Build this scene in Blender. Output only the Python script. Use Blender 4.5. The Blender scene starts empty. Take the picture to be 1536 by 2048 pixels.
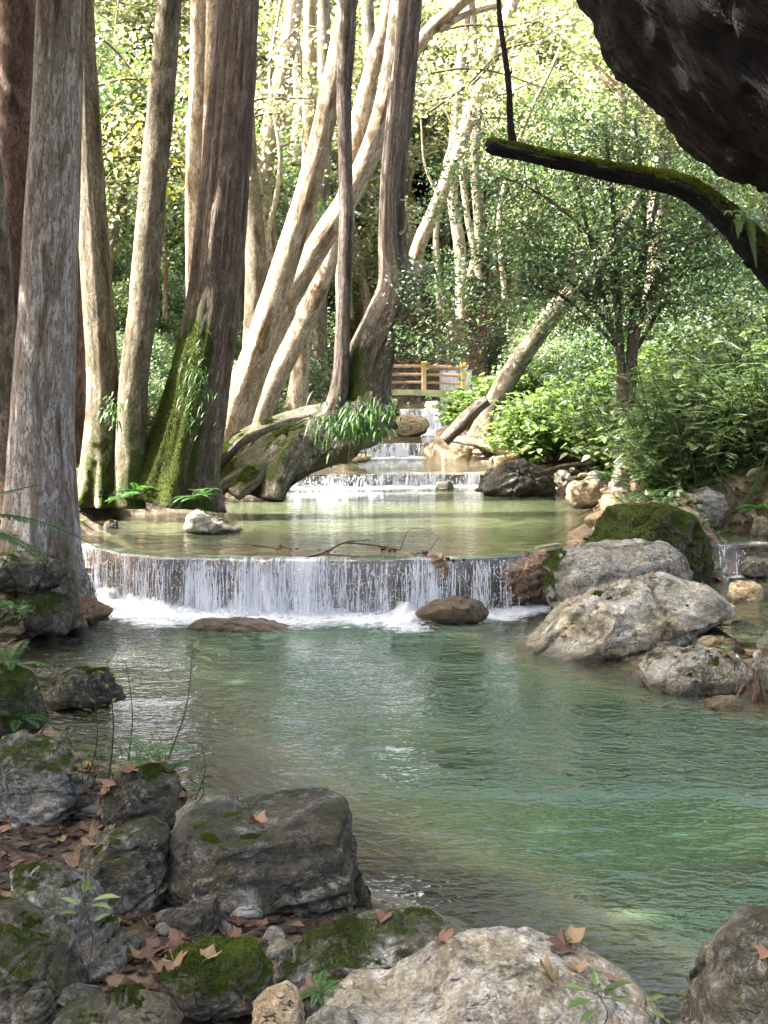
import bpy, bmesh, math, random
import numpy as np
from mathutils import Vector, Matrix

# ------------------------------------------------------------------ camera, world, sun, exposure
SC = bpy.context.scene
COL = SC.collection
F_PX, H_CAM, PITCH = 2400.0, 2.8, math.radians(5.57)
cam_d = bpy.data.cameras.new('camera')
cam = bpy.data.objects.new('camera', cam_d); COL.objects.link(cam)
cam.location = (0, 0, H_CAM)
cam.rotation_euler = (math.radians(90) - PITCH, 0, 0)
cam_d.sensor_fit = 'VERTICAL'; cam_d.sensor_height = 36.0
cam_d.lens = 36.0 * F_PX / 2048.0
cam_d.clip_start = 0.05; cam_d.clip_end = 600
SC.camera = cam

SUN_TO = Vector((-0.64, -0.04, 0.76)).normalized()
W = bpy.data.worlds.new('World'); SC.world = W; W.use_nodes = True
wn = W.node_tree.nodes; wl = W.node_tree.links
sky = wn.new('ShaderNodeTexSky'); sky.sky_type = 'NISHITA'; sky.sun_disc = False; sky.air_density = 0.65; sky.dust_density = 9.0; sky.ozone_density = 0.6
sky.sun_elevation = math.asin(SUN_TO.z)
sky.sun_rotation = math.atan2(SUN_TO.x, SUN_TO.y)
wl.new(sky.outputs[0], wn['Background'].inputs[0]); wn['Background'].inputs[1].default_value = 0.15
sun_d = bpy.data.lights.new('sun', 'SUN'); sun_d.energy = 5.0; sun_d.angle = math.radians(0.55)
sun_d.color = (1.0, 0.945, 0.86)
sun = bpy.data.objects.new('sun', sun_d); COL.objects.link(sun)
sun.rotation_euler = SUN_TO.to_track_quat('Z', 'Y').to_euler()
SC.view_settings.view_transform = 'Standard'; SC.view_settings.look = 'None'
SC.view_settings.gamma = 1.0; SC.view_settings.exposure = 3.1
SC.view_settings.use_curve_mapping = False
cy = SC.cycles
cy.max_bounces = 7; cy.diffuse_bounces = 4; cy.glossy_bounces = 3; cy.transmission_bounces = 4
cy.transparent_max_bounces = 10; cy.caustics_reflective = False; cy.caustics_refractive = False
cy.use_adaptive_sampling = True; cy.adaptive_threshold = 0.02; cy.use_denoising = True
cy.sample_clamp_indirect = 6.0

# ------------------------------------------------------------------ projection helpers
def ray(px, py):
    u = (px - 768) / F_PX; v = (1024 - py) / F_PX
    c, s = math.cos(PITCH), math.sin(PITCH)
    return np.array([u, c + v * s, -s + v * c])
def P(px, py, Y):
    d = ray(px, py); return np.array([0, 0, H_CAM]) + d * (Y / d[1])
def G(px, py, z):
    d = ray(px, py); return np.array([0, 0, H_CAM]) + d * ((z - H_CAM) / d[2])

# ------------------------------------------------------------------ numpy noise
def _h(ix, iy, iz, seed):
    n = (ix.astype(np.int64) * 374761393 + iy.astype(np.int64) * 668265263 + iz.astype(np.int64) * 2147483647 + seed * 974711) & 0xFFFFFFFF
    n = ((n ^ (n >> 13)) * 1274126177) & 0xFFFFFFFF
    n = ((n ^ (n >> 16)) * 2246822519) & 0xFFFFFFFF
    return ((n ^ (n >> 15)) & 0xFFFFFF) / float(0xFFFFFF) * 2 - 1
def vnoise(p, seed=0):
    p = np.asarray(p, float); i = np.floor(p); f = p - i; f = f * f * f * (f * (f * 6 - 15) + 10)
    i = i.astype(np.int64); x, y, z = i[..., 0], i[..., 1], i[..., 2]; fx, fy, fz = f[..., 0], f[..., 1], f[..., 2]
    def l(a, b, t): return a + (b - a) * t
    return l(l(l(_h(x, y, z, seed), _h(x+1, y, z, seed), fx), l(_h(x, y+1, z, seed), _h(x+1, y+1, z, seed), fx), fy),
             l(l(_h(x, y, z+1, seed), _h(x+1, y, z+1, seed), fx), l(_h(x, y+1, z+1, seed), _h(x+1, y+1, z+1, seed), fx), fy), fz)
def fbm(p, o=4, seed=0, ridge=False):
    p = np.asarray(p, float); a, s, t = 1.0, 0.0, 0.0
    for k in range(o):
        n = vnoise(p, seed + k * 17)
        if ridge: n = 1 - 2 * np.abs(n)
        s = s + a * n; t += a; a *= 0.5; p = p * 2.03
    return s / t
def sstep(x): x = np.clip(x, 0, 1); return x * x * (3 - 2 * x)
def RS(seed): return np.random.RandomState(seed & 0x7fffffff)

# ------------------------------------------------------------------ object helpers
def meta(o, label=None, cat=None, group=None, kind=None):
    if label: o['label'] = label
    if cat: o['category'] = cat
    if group: o['group'] = group
    if kind: o['kind'] = kind
    return o
def thing(name, label, cat, loc=(0, 0, 0), group=None):
    o = bpy.data.objects.new(name, None); COL.objects.link(o); o.location = loc
    o.empty_display_size = 0.2
    return meta(o, label, cat, group)
def wloc(o):
    l = Vector(o.location)
    while o.parent: o = o.parent; l = l + o.location
    return np.array(l)
def mk(name, V, F, mat, parent=None, origin=None, attrs=None, smooth=True, local=False):
    """V world coords (n,3); F an int array (m,k) or list of arrays. origin: world location for a top-level mesh"""
    V = np.asarray(V, float)
    off = np.zeros(3)
    if not local:
        if parent is not None: off = wloc(parent)
        elif origin is not None: off = np.asarray(origin, float)
    Fs = F if isinstance(F, list) else [F]
    Fs = [np.asarray(f, np.int32) for f in Fs if len(f)]
    me = bpy.data.meshes.new(name)
    me.vertices.add(len(V)); me.vertices.foreach_set('co', (V - off).astype(np.float32).ravel())
    loops = np.concatenate([f.ravel() for f in Fs]); tot = np.concatenate([np.full(len(f), f.shape[1], np.int32) for f in Fs])
    st = np.concatenate([[0], np.cumsum(tot)[:-1]]).astype(np.int32)
    me.loops.add(len(loops)); me.loops.foreach_set('vertex_index', loops.astype(np.int32))
    me.polygons.add(len(tot)); me.polygons.foreach_set('loop_start', st)
    try: me.polygons.foreach_set('loop_total', tot)
    except Exception: pass
    me.polygons.foreach_set('use_smooth', np.full(len(tot), smooth))
    for k, a in (attrs or {}).items():
        a = np.asarray(a, np.float32)
        if a.ndim == 1:
            at = me.attributes.new(k, 'FLOAT', 'POINT'); at.data.foreach_set('value', a)
        else:
            at = me.attributes.new(k, 'FLOAT_VECTOR', 'POINT'); at.data.foreach_set('vector', a.ravel())
    me.update(calc_edges=True); me.validate()
    if mat: me.materials.append(mat)
    o = bpy.data.objects.new(name, me); COL.objects.link(o)
    if parent is not None: o.parent = parent
    elif origin is not None and not local: o.location = tuple(off)
    elif origin is not None: o.location = tuple(origin)
    return o
def dup(root, loc, rotz=0, scale=1, label=None, rot=None):
    r = root.copy(); COL.objects.link(r); r.location = loc
    r.rotation_euler = rot if rot is not None else (0, 0, rotz)
    r.scale = (scale,) * 3 if not isinstance(scale, tuple) else scale
    if label: r['label'] = label
    for ch in list(root.children):
        c = ch.copy(); COL.objects.link(c); c.parent = r
        for g in ch.children:
            d = g.copy(); COL.objects.link(d); d.parent = c
    return r
class Acc:
    """collects shapes for ONE mesh"""
    def __init__(s): s.V = []; s.F3 = []; s.F4 = []; s.A = {}; s.n = 0
    def add(s, V, F, **attrs):
        V = np.asarray(V, float)
        for f in (F if isinstance(F, list) else [F]):
            f = np.asarray(f)
            if len(f): (s.F3 if f.shape[1] == 3 else s.F4).append(f + s.n)
        s.V.append(V); s.n += len(V)
        for k, a in attrs.items(): s.A.setdefault(k, []).append(np.asarray(a, float))
    def get(s):
        Fs = []
        if s.F3: Fs.append(np.concatenate(s.F3))
        if s.F4: Fs.append(np.concatenate(s.F4))
        return np.concatenate(s.V), Fs, {k: np.concatenate(a) for k, a in s.A.items()}
    def build(s, name, mat, parent=None, origin=None, smooth=True, local=False):
        V, F, A = s.get(); return mk(name, V, F, mat, parent, origin, A, smooth, local)

# ------------------------------------------------------------------ material helpers
class NB:
    def __init__(s, name):
        s.m = bpy.data.materials.new(name); s.m.use_nodes = True; s.t = s.m.node_tree
        s.t.nodes.clear(); s.out = s.t.nodes.new('ShaderNodeOutputMaterial')
    def n(s, typ, ins=None, **props):
        nd = s.t.nodes.new('ShaderNode' + typ)
        for k, v in props.items(): setattr(nd, k, v)
        for k, v in (ins or {}).items():
            sock = nd.inputs[k]
            if hasattr(v, 'is_output'): s.t.links.new(v, sock)
            elif hasattr(v, 'outputs'): s.t.links.new(v.outputs[0], sock)
            else:
                if isinstance(v, (tuple, list)) and len(v) == 3 and sock.type == 'RGBA': v = (*v, 1)
                sock.default_value = v
        return nd
    def attr(s, name, out='Fac'): return s.n('Attribute', attribute_name=name).outputs[out]
    def math(s, op, a, b=0.0, clamp=False):
        return s.n('Math', {0: a, 1: b}, operation=op, use_clamp=clamp).outputs[0]
    def mix(s, f, a, b): return s.n('Mix', {0: f, 6: a, 7: b}, data_type='RGBA').outputs[2]
    def ramp(s, f, stops, interp='LINEAR'):
        r = s.n('ValToRGB', {0: f}); cr = r.color_ramp; cr.interpolation = interp
        while len(cr.elements) < len(stops): cr.elements.new(0.5)
        for e, (p, c) in zip(cr.elements, stops):
            e.position = p; e.color = (*c, 1) if isinstance(c, tuple) else (c, c, c, 1)
        return r.outputs[0]
    def noise(s, vec, scale, detail=5, rough=0.6, dist=0.0):
        return s.n('TexNoise', {'Vector': vec, 'Scale': scale, 'Detail': detail, 'Roughness': rough, 'Distortion': dist}).outputs[0]
    def voro(s, vec, scale, feature='F1', out=0):
        return s.n('TexVoronoi', {'Vector': vec, 'Scale': scale}, feature=feature).outputs[out]
    def scale(s, vec, sc): return s.n('Mapping', {0: vec, 3: sc}).outputs[0]
    def bump(s, h, strength=0.5, dist=0.02, normal=None):
        ins = {'Strength': strength, 'Distance': dist, 'Height': h}
        if normal is not None: ins['Normal'] = normal
        return s.n('Bump', ins).outputs[0]
    def done(s, shader):
        s.t.links.new(shader.outputs[0] if hasattr(shader, 'outputs') else shader, s.out.inputs[0]); return s.m
MOSS_A, MOSS_B, MOSS_C = (0.015, 0.022, 0.005), (0.055, 0.075, 0.014), (0.13, 0.15, 0.03)

def moss_over(b, base, vec, height, rough):
    """mixes moss into base colour by the 'moss' attribute; returns colour, height, roughness"""
    mo = b.attr('moss')
    nz = b.math('ADD', b.math('MULTIPLY', b.noise(vec, 5, 4, 0.7), 0.5), b.math('MULTIPLY', b.noise(vec, 26, 6, 0.8), 0.5))
    f = b.math('ADD', mo, b.math('MULTIPLY', b.math('SUBTRACT', nz, 0.5), 2.2))
    f = b.ramp(f, [(0.40, 0.0), (0.68, 1.0)])
    mc = b.ramp(b.noise(vec, 38, 4, 0.7), [(0.3, MOSS_A), (0.52, MOSS_B), (0.75, MOSS_C)])
    c = b.mix(f, base, mc)
    mh = b.math('MULTIPLY', b.noise(vec, 110, 3, 0.8), 0.8)
    h = b.n('Mix', {0: f, 2: height, 3: mh}, data_type='FLOAT').outputs[0]
    r = b.n('Mix', {0: f, 2: rough, 3: 0.95}, data_type='FLOAT').outputs[0]
    return c, h, r

def bark_mat(name, pale, mid, dark, flake, patch=1.6, lichen=0.25, thr=0.5, stretch=0.22, bumpd=0.02, furrow=0.0):
    b = NB(name); v = b.attr('bk', 'Vector')
    rnd = b.n('ObjectInfo').outputs['Random']
    v = b.n('VectorMath', {0: v, 1: b.n('CombineXYZ', {0: b.math('MULTIPLY', rnd, 37.0), 1: 0.0, 2: b.math('MULTIPLY', rnd, 91.0)})}, operation='ADD').outputs[0]
    vs = b.scale(v, (1, 1, stretch))
    big = b.noise(vs, patch, 3, 0.55, 0.6)
    c1 = b.ramp(big, [(0.34, dark), (0.44, mid), (thr, pale), (0.66, pale), (0.74, flake)])
    pl = b.noise(b.scale(v, (1, 1, 0.45)), 7.5, 5, 0.7, 1.2)
    plm = b.ramp(pl, [(0.48, 0.0), (0.51, 1.0)])
    c2 = b.mix(b.math('MULTIPLY', b.math('SUBTRACT', 1.0, plm), 0.8), c1, mid)
    fl = b.noise(b.scale(v, (1, 1, 0.5)), 24, 4, 0.75, 0.8)
    flm = b.ramp(fl, [(0.40, 1.0), (0.48, 0.0)])
    c3 = b.mix(b.math('MULTIPLY', flm, 0.75), c2, dark)
    fine = b.noise(b.scale(v, (1, 1, 0.3)), 60, 4, 0.8)
    c4 = b.n('Mix', {0: 0.55, 6: c3, 7: b.ramp(fine, [(0.3, 0.25), (0.7, 0.8)])}, data_type='RGBA', blend_type='OVERLAY').outputs[2]
    li = b.noise(v, 19, 6, 0.8)
    lim = b.math('MULTIPLY', b.ramp(li, [(0.60, 0.0), (0.66, 1.0)]), lichen)
    c5 = b.mix(lim, c4, (0.45, 0.46, 0.42))
    hgt = b.math('ADD', b.math('MULTIPLY', plm, 0.35), b.math('ADD', b.math('MULTIPLY', fl, 0.5), b.math('MULTIPLY', fine, 0.25)))
    if furrow > 0:
        fu = b.noise(b.scale(v, (1, 1, 0.06)), 9, 3, 0.6, 0.4)
        fu = b.ramp(fu, [(0.40, 0.0), (0.52, 1.0)])
        c5 = b.mix(b.math('MULTIPLY', b.math('SUBTRACT', 1.0, fu), furrow), c5, dark)
        hgt = b.math('ADD', hgt, b.math('MULTIPLY', fu, 0.8))
    c, h, r = moss_over(b, c5, v, hgt, 0.85)
    nrm = b.bump(h, 1.0, bumpd * 1.6)
    return b.done(b.n('BsdfPrincipled', {'Base Color': c, 'Roughness': r, 'Normal': nrm, 'Specular IOR Level': 0.25}))

def rock_mat(name, light, mid, dark, stain=(0.16, 0.12, 0.05), lichen=0.5, strata=0.4, scale=1.0):
    b = NB(name); v = b.n('NewGeometry').outputs['Position']
    wob = b.n('VectorMath', {0: b.n('TexNoise', {'Vector': v, 'Scale': 2.5 * scale, 'Detail': 3.0}).outputs['Color'], 1: (0.35, 0.35, 0.35)}, operation='MULTIPLY')
    vw = b.n('VectorMath', {0: v, 1: wob}, operation='ADD').outputs[0]
    big = b.noise(v, 2.2 * scale, 6, 0.68, 0.5)
    c = b.ramp(big, [(0.36, dark), (0.47, mid), (0.53, mid), (0.64, light)])
    sv = b.n('Mapping', {0: vw, 2: (0.35, 0.25, 0.1), 3: (1.0, 1.0, 8)}).outputs[0]
    st = b.noise(sv, 2.6 * scale, 6, 0.72, 0.4)
    c = b.mix(b.math('MULTIPLY', b.ramp(st, [(0.40, 1.0), (0.48, 0.0)]), strata), c, dark)
    so = b.noise(v, 4.1 * scale, 5, 0.7, 0.6)
    c = b.mix(b.math('MULTIPLY', b.ramp(so, [(0.50, 0.0), (0.60, 1.0)]), 0.65), c, stain)
    fine = b.noise(v, 55 * scale, 6, 0.8)
    mids = b.noise(v, 19 * scale, 6, 0.78, 0.5)
    c = b.n('Mix', {0: 0.55, 6: c, 7: b.ramp(fine, [(0.40, 0.18), (0.60, 0.85)])}, data_type='RGBA', blend_type='OVERLAY').outputs[2]
    c = b.n('Mix', {0: 0.5, 6: c, 7: b.ramp(mids, [(0.40, 0.2), (0.60, 0.8)])}, data_type='RGBA', blend_type='OVERLAY').outputs[2]
    li = b.noise(vw, 15 * scale, 8, 0.82, 0.6)
    lm = b.math('MULTIPLY', b.ramp(li, [(0.53, 0.0), (0.56, 1.0)]), b.ramp(b.noise(v, 3.0, 3, 0.6), [(0.44, 0.0), (0.56, 1.0)]))
    c = b.mix(b.math('MULTIPLY', lm, lichen), c, tuple(min(.62, x * 1.35) for x in light))
    dk = b.noise(vw, 8 * scale, 7, 0.8, 0.8)
    c = b.mix(b.math('MULTIPLY', b.ramp(dk, [(0.38, 1.0), (0.43, 0.0)]), 0.75), c, dark)
    crk = b.noise(b.n('Mapping', {0: vw, 2: (0.5, 0.9, 0.3), 3: (1, 3.0, 1)}).outputs[0], 1.7 * scale, 4, 0.6, 0.5)
    crm = b.ramp(b.math('ABSOLUTE', b.math('SUBTRACT', crk, 0.5)), [(0.0, 1.0), (0.007, 0.0)])
    crm = b.math('MULTIPLY', crm, b.ramp(so, [(0.46, 1.0), (0.56, 0.0)]))
    c = b.mix(b.math('MULTIPLY', crm, 0.85), c, (0.008, 0.007, 0.005))
    h = b.math('ADD', b.math('MULTIPLY', fine, 0.22), b.math('ADD', b.math('MULTIPLY', st, 1.1), b.math('ADD', b.math('MULTIPLY', mids, 0.6), b.math('MULTIPLY', dk, 0.8))))
    h = b.math('SUBTRACT', h, b.math('MULTIPLY', crm, 0.8))
    wet = b.attr('wet')
    wet = b.ramp(b.math('ADD', wet, b.math('MULTIPLY', b.math('SUBTRACT', mids, 0.5), 1.2)), [(0.35, 0.0), (0.6, 1.0)])
    c = b.mix(b.math('MULTIPLY', wet, 0.68), c, (0.05, 0.040, 0.02))
    c, h, r = moss_over(b, c, v, h, b.math('SUBTRACT', 0.82, b.math('MULTIPLY', wet, 0.5)))
    return b.done(b.n('BsdfPrincipled', {'Base Color': c, 'Roughness': r, 'Normal': b.bump(h, 1.0, 0.05), 'Specular IOR Level': 0.35}))

def leaf_mat(name, cols, trans=0.4, rough=0.42, spec=0.5, tmul=1.3):
    b = NB(name); t = b.attr('tint')
    rnd = b.n('ObjectInfo').outputs['Random']
    t = b.math('ADD', t, b.math('MULTIPLY', b.math('SUBTRACT', rnd, 0.5), 0.22), True)
    k = len(cols) - 1
    c = b.ramp(t, [(i / k, cc) for i, cc in enumerate(cols)])
    p = b.n('BsdfPrincipled', {'Base Color': c, 'Roughness': rough, 'Specular IOR Level': spec})
    tc = b.n('Mix', {0: 1.0, 6: c, 7: (1.0 * tmul, 1.08 * tmul, 0.62 * tmul)}, data_type='RGBA', blend_type='MULTIPLY').outputs[2]
    tr = b.n('BsdfTranslucent', {'Color': tc})
    return b.done(b.n('MixShader', {0: trans, 1: p.outputs[0], 2: tr.outputs[0]}))

def plain_mat(name, col, rough=0.8, var=0.3, scale=12, bumps=0.3, col2=None, spec=0.3):
    b = NB(name); v = b.n('NewGeometry').outputs['Position']
    nz = b.noise(v, scale, 5, 0.7)
    c2 = col2 or tuple(x * (1 - var) for x in col)
    c = b.ramp(nz, [(0.35, c2), (0.62, col)])
    return b.done(b.n('BsdfPrincipled', {'Base Color': c, 'Roughness': rough, 'Specular IOR Level': spec, 'Normal': b.bump(b.noise(v, scale * 5, 4, 0.7), bumps, 0.01)}))

M = {}
M['bark_red'] = bark_mat('bark_red', (0.16, 0.10, 0.08), (0.085, 0.05, 0.04), (0.03, 0.018, 0.014), (0.24, 0.16, 0.12), 3.2, 0.5, 0.52, 0.6, 0.03)
M['bark_grey'] = bark_mat('bark_grey', (0.36, 0.345, 0.325), (0.18, 0.15, 0.12), (0.055, 0.042, 0.03), (0.44, 0.43, 0.42), 2.6, 0.3, 0.50, 0.30, 0.022)
M['bark_tan'] = bark_mat('bark_tan', (0.23, 0.20, 0.145), (0.12, 0.10, 0.064), (0.042, 0.034, 0.02), (0.34, 0.31, 0.27), 3.4, 0.4, 0.5, 0.36, 0.025)
M['bark_brown'] = bark_mat('bark_brown', (0.20, 0.16, 0.13), (0.11, 0.08, 0.062), (0.035, 0.024, 0.018), (0.30, 0.27, 0.25), 3.0, 0.4, 0.5, 0.30, 0.03, 0.35)
M['bark_pale'] = bark_mat('bark_pale', (0.42, 0.37, 0.29), (0.25, 0.19, 0.12), (0.09, 0.06, 0.036), (0.50, 0.46, 0.40), 2.6, 0.15, 0.47, 0.36, 0.025)
M['bark_rough'] = bark_mat('bark_rough', (0.24, 0.20, 0.17), (0.13, 0.10, 0.08), (0.035, 0.026, 0.02), (0.40, 0.38, 0.35), 4.0, 0.75, 0.5, 0.25, 0.04, 0.5)
M['bark_shaggy'] = bark_mat('bark_shaggy', (0.022, 0.018, 0.011), (0.008, 0.007, 0.005), (0.003, 0.0025, 0.002), (0.11, 0.075, 0.045), 6.0, 0.25, 0.57, 0.6, 0.06, 0.3)
M['bark_black'] = bark_mat('bark_black', (0.010, 0.008, 0.006), (0.005, 0.004, 0.003), (0.002, 0.0015, 0.001), (0.045, 0.03, 0.02), 5.0, 0.25, 0.56, 0.5, 0.06, 0.3)
M['root'] = bark_mat('root', (0.33, 0.31, 0.28), (0.19, 0.155, 0.115), (0.06, 0.042, 0.03), (0.42, 0.38, 0.30), 2.4, 0.3, 0.5, 0.3, 0.04, 0.3)
M['twig'] = plain_mat('twig', (0.06, 0.045, 0.03), 0.85, 0.5, 20)
M['stem'] = plain_mat('stem', (0.10, 0.085, 0.05), 0.8, 0.4, 20)
M['stem_green'] = plain_mat('stem_green', (0.07, 0.11, 0.03), 0.6, 0.4, 20)
M['rock_dark'] = rock_mat('rock_dark', (0.27, 0.26, 0.22), (0.075, 0.07, 0.054), (0.016, 0.015, 0.011), (0.08, 0.075, 0.03), 0.6, 0.5)
M['rock_mid'] = rock_mat('rock_mid', (0.27, 0.255, 0.21), (0.12, 0.11, 0.08), (0.04, 0.036, 0.026), (0.15, 0.12, 0.06), 0.5, 0.4)
M['rock_pale'] = rock_mat('rock_pale', (0.60, 0.57, 0.50), (0.40, 0.37, 0.30), (0.13, 0.115, 0.08), (0.28, 0.22, 0.12), 0.55, 0.3)
M['rock_grey'] = rock_mat('rock_grey', (0.46, 0.45, 0.42), (0.24, 0.235, 0.205), (0.065, 0.06, 0.048), (0.20, 0.165, 0.10), 0.55, 0.4)
M['rock_tan'] = rock_mat('rock_tan', (0.55, 0.46, 0.33), (0.40, 0.31, 0.19), (0.18, 0.13, 0.075), (0.33, 0.22, 0.10), 0.5, 0.35)
M['travertine'] = rock_mat('travertine', (0.38, 0.28, 0.20), (0.24, 0.155, 0.10), (0.085, 0.055, 0.035), (0.24, 0.14, 0.075), 0.3, 0.35)
M['leaf_sun'] = leaf_mat('leaf_sun', [(0.07, 0.10, 0.03), (0.15, 0.175, 0.08), (0.29, 0.30, 0.19), (0.50, 0.49, 0.41), (0.42, 0.37, 0.20)], 0.38, 0.30, 1.0)
M['leaf_far'] = leaf_mat('leaf_far', [(0.045, 0.085, 0.03), (0.09, 0.15, 0.055), (0.17, 0.22, 0.12), (0.32, 0.35, 0.25)], 0.36, 0.30, 1.0)
M['leaf_dark'] = leaf_mat('leaf_dark', [(0.03, 0.06, 0.025), (0.055, 0.10, 0.045), (0.09, 0.145, 0.065), (0.16, 0.21, 0.12)], 0.3, 0.42, 0.6)
M['leaf_bright'] = leaf_mat('leaf_bright', [(0.06, 0.105, 0.03), (0.105, 0.17, 0.05), (0.17, 0.25, 0.09), (0.27, 0.33, 0.17)], 0.45, 0.42, 0.5)
M['leaf_yellow'] = leaf_mat('leaf_yellow', [(0.14, 0.13, 0.05), (0.28, 0.26, 0.08), (0.40, 0.35, 0.08), (0.28, 0.16, 0.07)], 0.5, 0.5, 0.4, 1.0)
M['fern'] = leaf_mat('fern', [(0.02, 0.06, 0.015), (0.045, 0.12, 0.025), (0.08, 0.17, 0.03)], 0.35, 0.5, 0.4)
M['litter'] = leaf_mat('litter', [(0.03, 0.018, 0.012), (0.08, 0.045, 0.03), (0.15, 0.085, 0.055), (0.25, 0.155, 0.095), (0.20, 0.155, 0.07)], 0.12, 0.6, 0.3, 0.8)
M['moss_painted_sun'] = leaf_mat('moss_painted_sun', [(0.04, 0.055, 0.01), (0.10, 0.13, 0.02), (0.18, 0.21, 0.03), (0.27, 0.29, 0.05)], 0.3, 0.9, 0.1, 1.0)  # moss lightened in colour to stand in for sun on the branch top
M['moss'] = leaf_mat('moss', [MOSS_A, (0.04, 0.06, 0.010), (0.08, 0.11, 0.018), (0.15, 0.17, 0.035)], 0.3, 0.9, 0.1, 1.0)
# moss and litter keep their own tone through translucency

def _water():
    b = NB('water'); v = b.n('NewGeometry').outputs['Position']
    # flow-stretched ripples
    r1 = b.noise(b.scale(v, (0.8, 1.2, 1)), 2.4, 2, 0.5, 0.6)
    r2 = b.noise(b.scale(v, (0.8, 1.25, 1)), 6.5, 2, 0.5, 0.7)
    r3 = b.noise(b.scale(v, (0.9, 1.3, 1)), 16, 2, 0.5, 0.4)
    cal = b.attr('rip')
    h = b.math('ADD', b.math('MULTIPLY', r1, 0.9), b.math('ADD', b.math('MULTIPLY', r2, 0.75), b.math('MULTIPLY', r3, 0.30)))
    h = b.math('MULTIPLY', h, cal)
    nrm = b.bump(h, 1.0, 0.085)
    dep = b.attr('depth')
    var = b.noise(v, 0.55, 4, 0.6, 0.8)
    body = b.ramp(b.math('ADD', dep, b.math('MULTIPLY', b.math('SUBTRACT', var, 0.5), 0.35)),
                  [(0.05, (0.10, 0.095, 0.06)), (0.30, (0.06, 0.075, 0.045)), (0.62, (0.088, 0.108, 0.056)), (1.0, (0.044, 0.088, 0.046))])
    op = b.ramp(dep, [(0.0, 0.0), (0.06, 0.15), (0.25, 0.5), (0.6, 0.85), (1.0, 0.96)])
    dif = b.n('BsdfDiffuse', {'Color': body, 'Normal': nrm})
    tr = b.n('BsdfTransparent', {'Color': (0.86, 0.92, 0.86)})
    base = b.n('MixShader', {0: op, 1: tr.outputs[0], 2: dif.outputs[0]})
    fr = b.n('Fresnel', {'IOR': 1.40, 'Normal': nrm})
    gl = b.n('BsdfGlossy', {'Color': (1, 1, 1), 'Roughness': 0.03, 'Normal': nrm})
    fo = b.attr('foam')
    fn = b.noise(b.scale(v, (1, 1.4, 1)), 7, 6, 0.75, 1.0)
    fm = b.ramp(b.math('ADD', fo, b.math('MULTIPLY', b.math('SUBTRACT', fn, 0.5), 1.1)), [(0.48, 0.0), (0.75, 0.9)])
    white = b.n('BsdfPrincipled', {'Base Color': (0.8, 0.83, 0.86), 'Roughness': 0.35, 'Normal': nrm})
    w = b.n('MixShader', {0: fr.outputs[0], 1: base.outputs[0], 2: gl.outputs[0]})
    return b.done(b.n('MixShader', {0: fm, 1: w.outputs[0], 2: white.outputs[0]}))
M['water'] = _water()
def _curtain():
    b = NB('falling_water'); v = b.attr('bk', 'Vector')
    s1 = b.noise(b.scale(v, (1, 0, 0.05)), 38, 4, 0.7, 0.15)
    s2 = b.noise(b.scale(v, (1, 0, 0.5)), 14, 5, 0.75, 0.3)
    d = b.attr('dens')
    f = b.math('ADD', b.math('MULTIPLY', s1, 0.65), b.math('MULTIPLY', s2, 0.35))
    f = b.math('ADD', f, b.math('MULTIPLY', b.math('SUBTRACT', d, 0.5), 0.35))
    op = b.ramp(f, [(0.46, 0.03), (0.56, 0.22), (0.70, 0.72)])
    nrm = b.bump(f, 0.8, 0.03)
    wh = b.n('BsdfPrincipled', {'Base Color': (0.72, 0.75, 0.80), 'Roughness': 0.18, 'Normal': nrm, 'Specular IOR Level': 0.8})
    tr = b.n('BsdfTransparent', {'Color': (0.92, 0.93, 0.94)})
    gl = b.n('BsdfGlossy', {'Roughness': 0.12, 'Normal': nrm})
    t2 = b.n('MixShader', {0: 0.10, 1: tr.outputs[0], 2: gl.outputs[0]})
    return b.done(b.n('MixShader', {0: op, 1: t2.outputs[0], 2: wh.outputs[0]}))
M['curtain'] = _curtain()
def _foam():
    b = NB('foam'); v = b.n('NewGeometry').outputs['Position']
    n1 = b.noise(v, 9, 6, 0.75, 1.0)
    d = b.attr('dens')
    op = b.ramp(b.math('ADD', d, b.math('MULTIPLY', b.math('SUBTRACT', n1, 0.5), 1.2)), [(0.35, 0.0), (0.62, 1.0)])
    c = b.ramp(b.noise(v, 17, 4, 0.7), [(0.35, (0.55, 0.60, 0.68)), (0.6, (0.88, 0.9, 0.93))])
    wh = b.n('BsdfPrincipled', {'Base Color': c, 'Roughness': 0.4, 'Normal': b.bump(n1, 0.9, 0.05)})
    tl = b.n('BsdfTranslucent', {'Color': (0.8, 0.85, 0.9)})
    w2 = b.n('MixShader', {0: 0.25, 1: wh.outputs[0], 2: tl.outputs[0]})
    tr = b.n('BsdfTransparent', {})
    return b.done(b.n('MixShader', {0: op, 1: tr.outputs[0], 2: w2.outputs[0]}))
M['foam'] = _foam()
_b = NB('strand')
M['strand'] = _b.done(_b.n('MixShader', {0: 0.5, 1: _b.n('BsdfTransparent', {}).outputs[0], 2: _b.n('BsdfPrincipled', {'Base Color': (0.85, 0.88, 0.93), 'Roughness': 0.2}).outputs[0]}))

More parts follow.
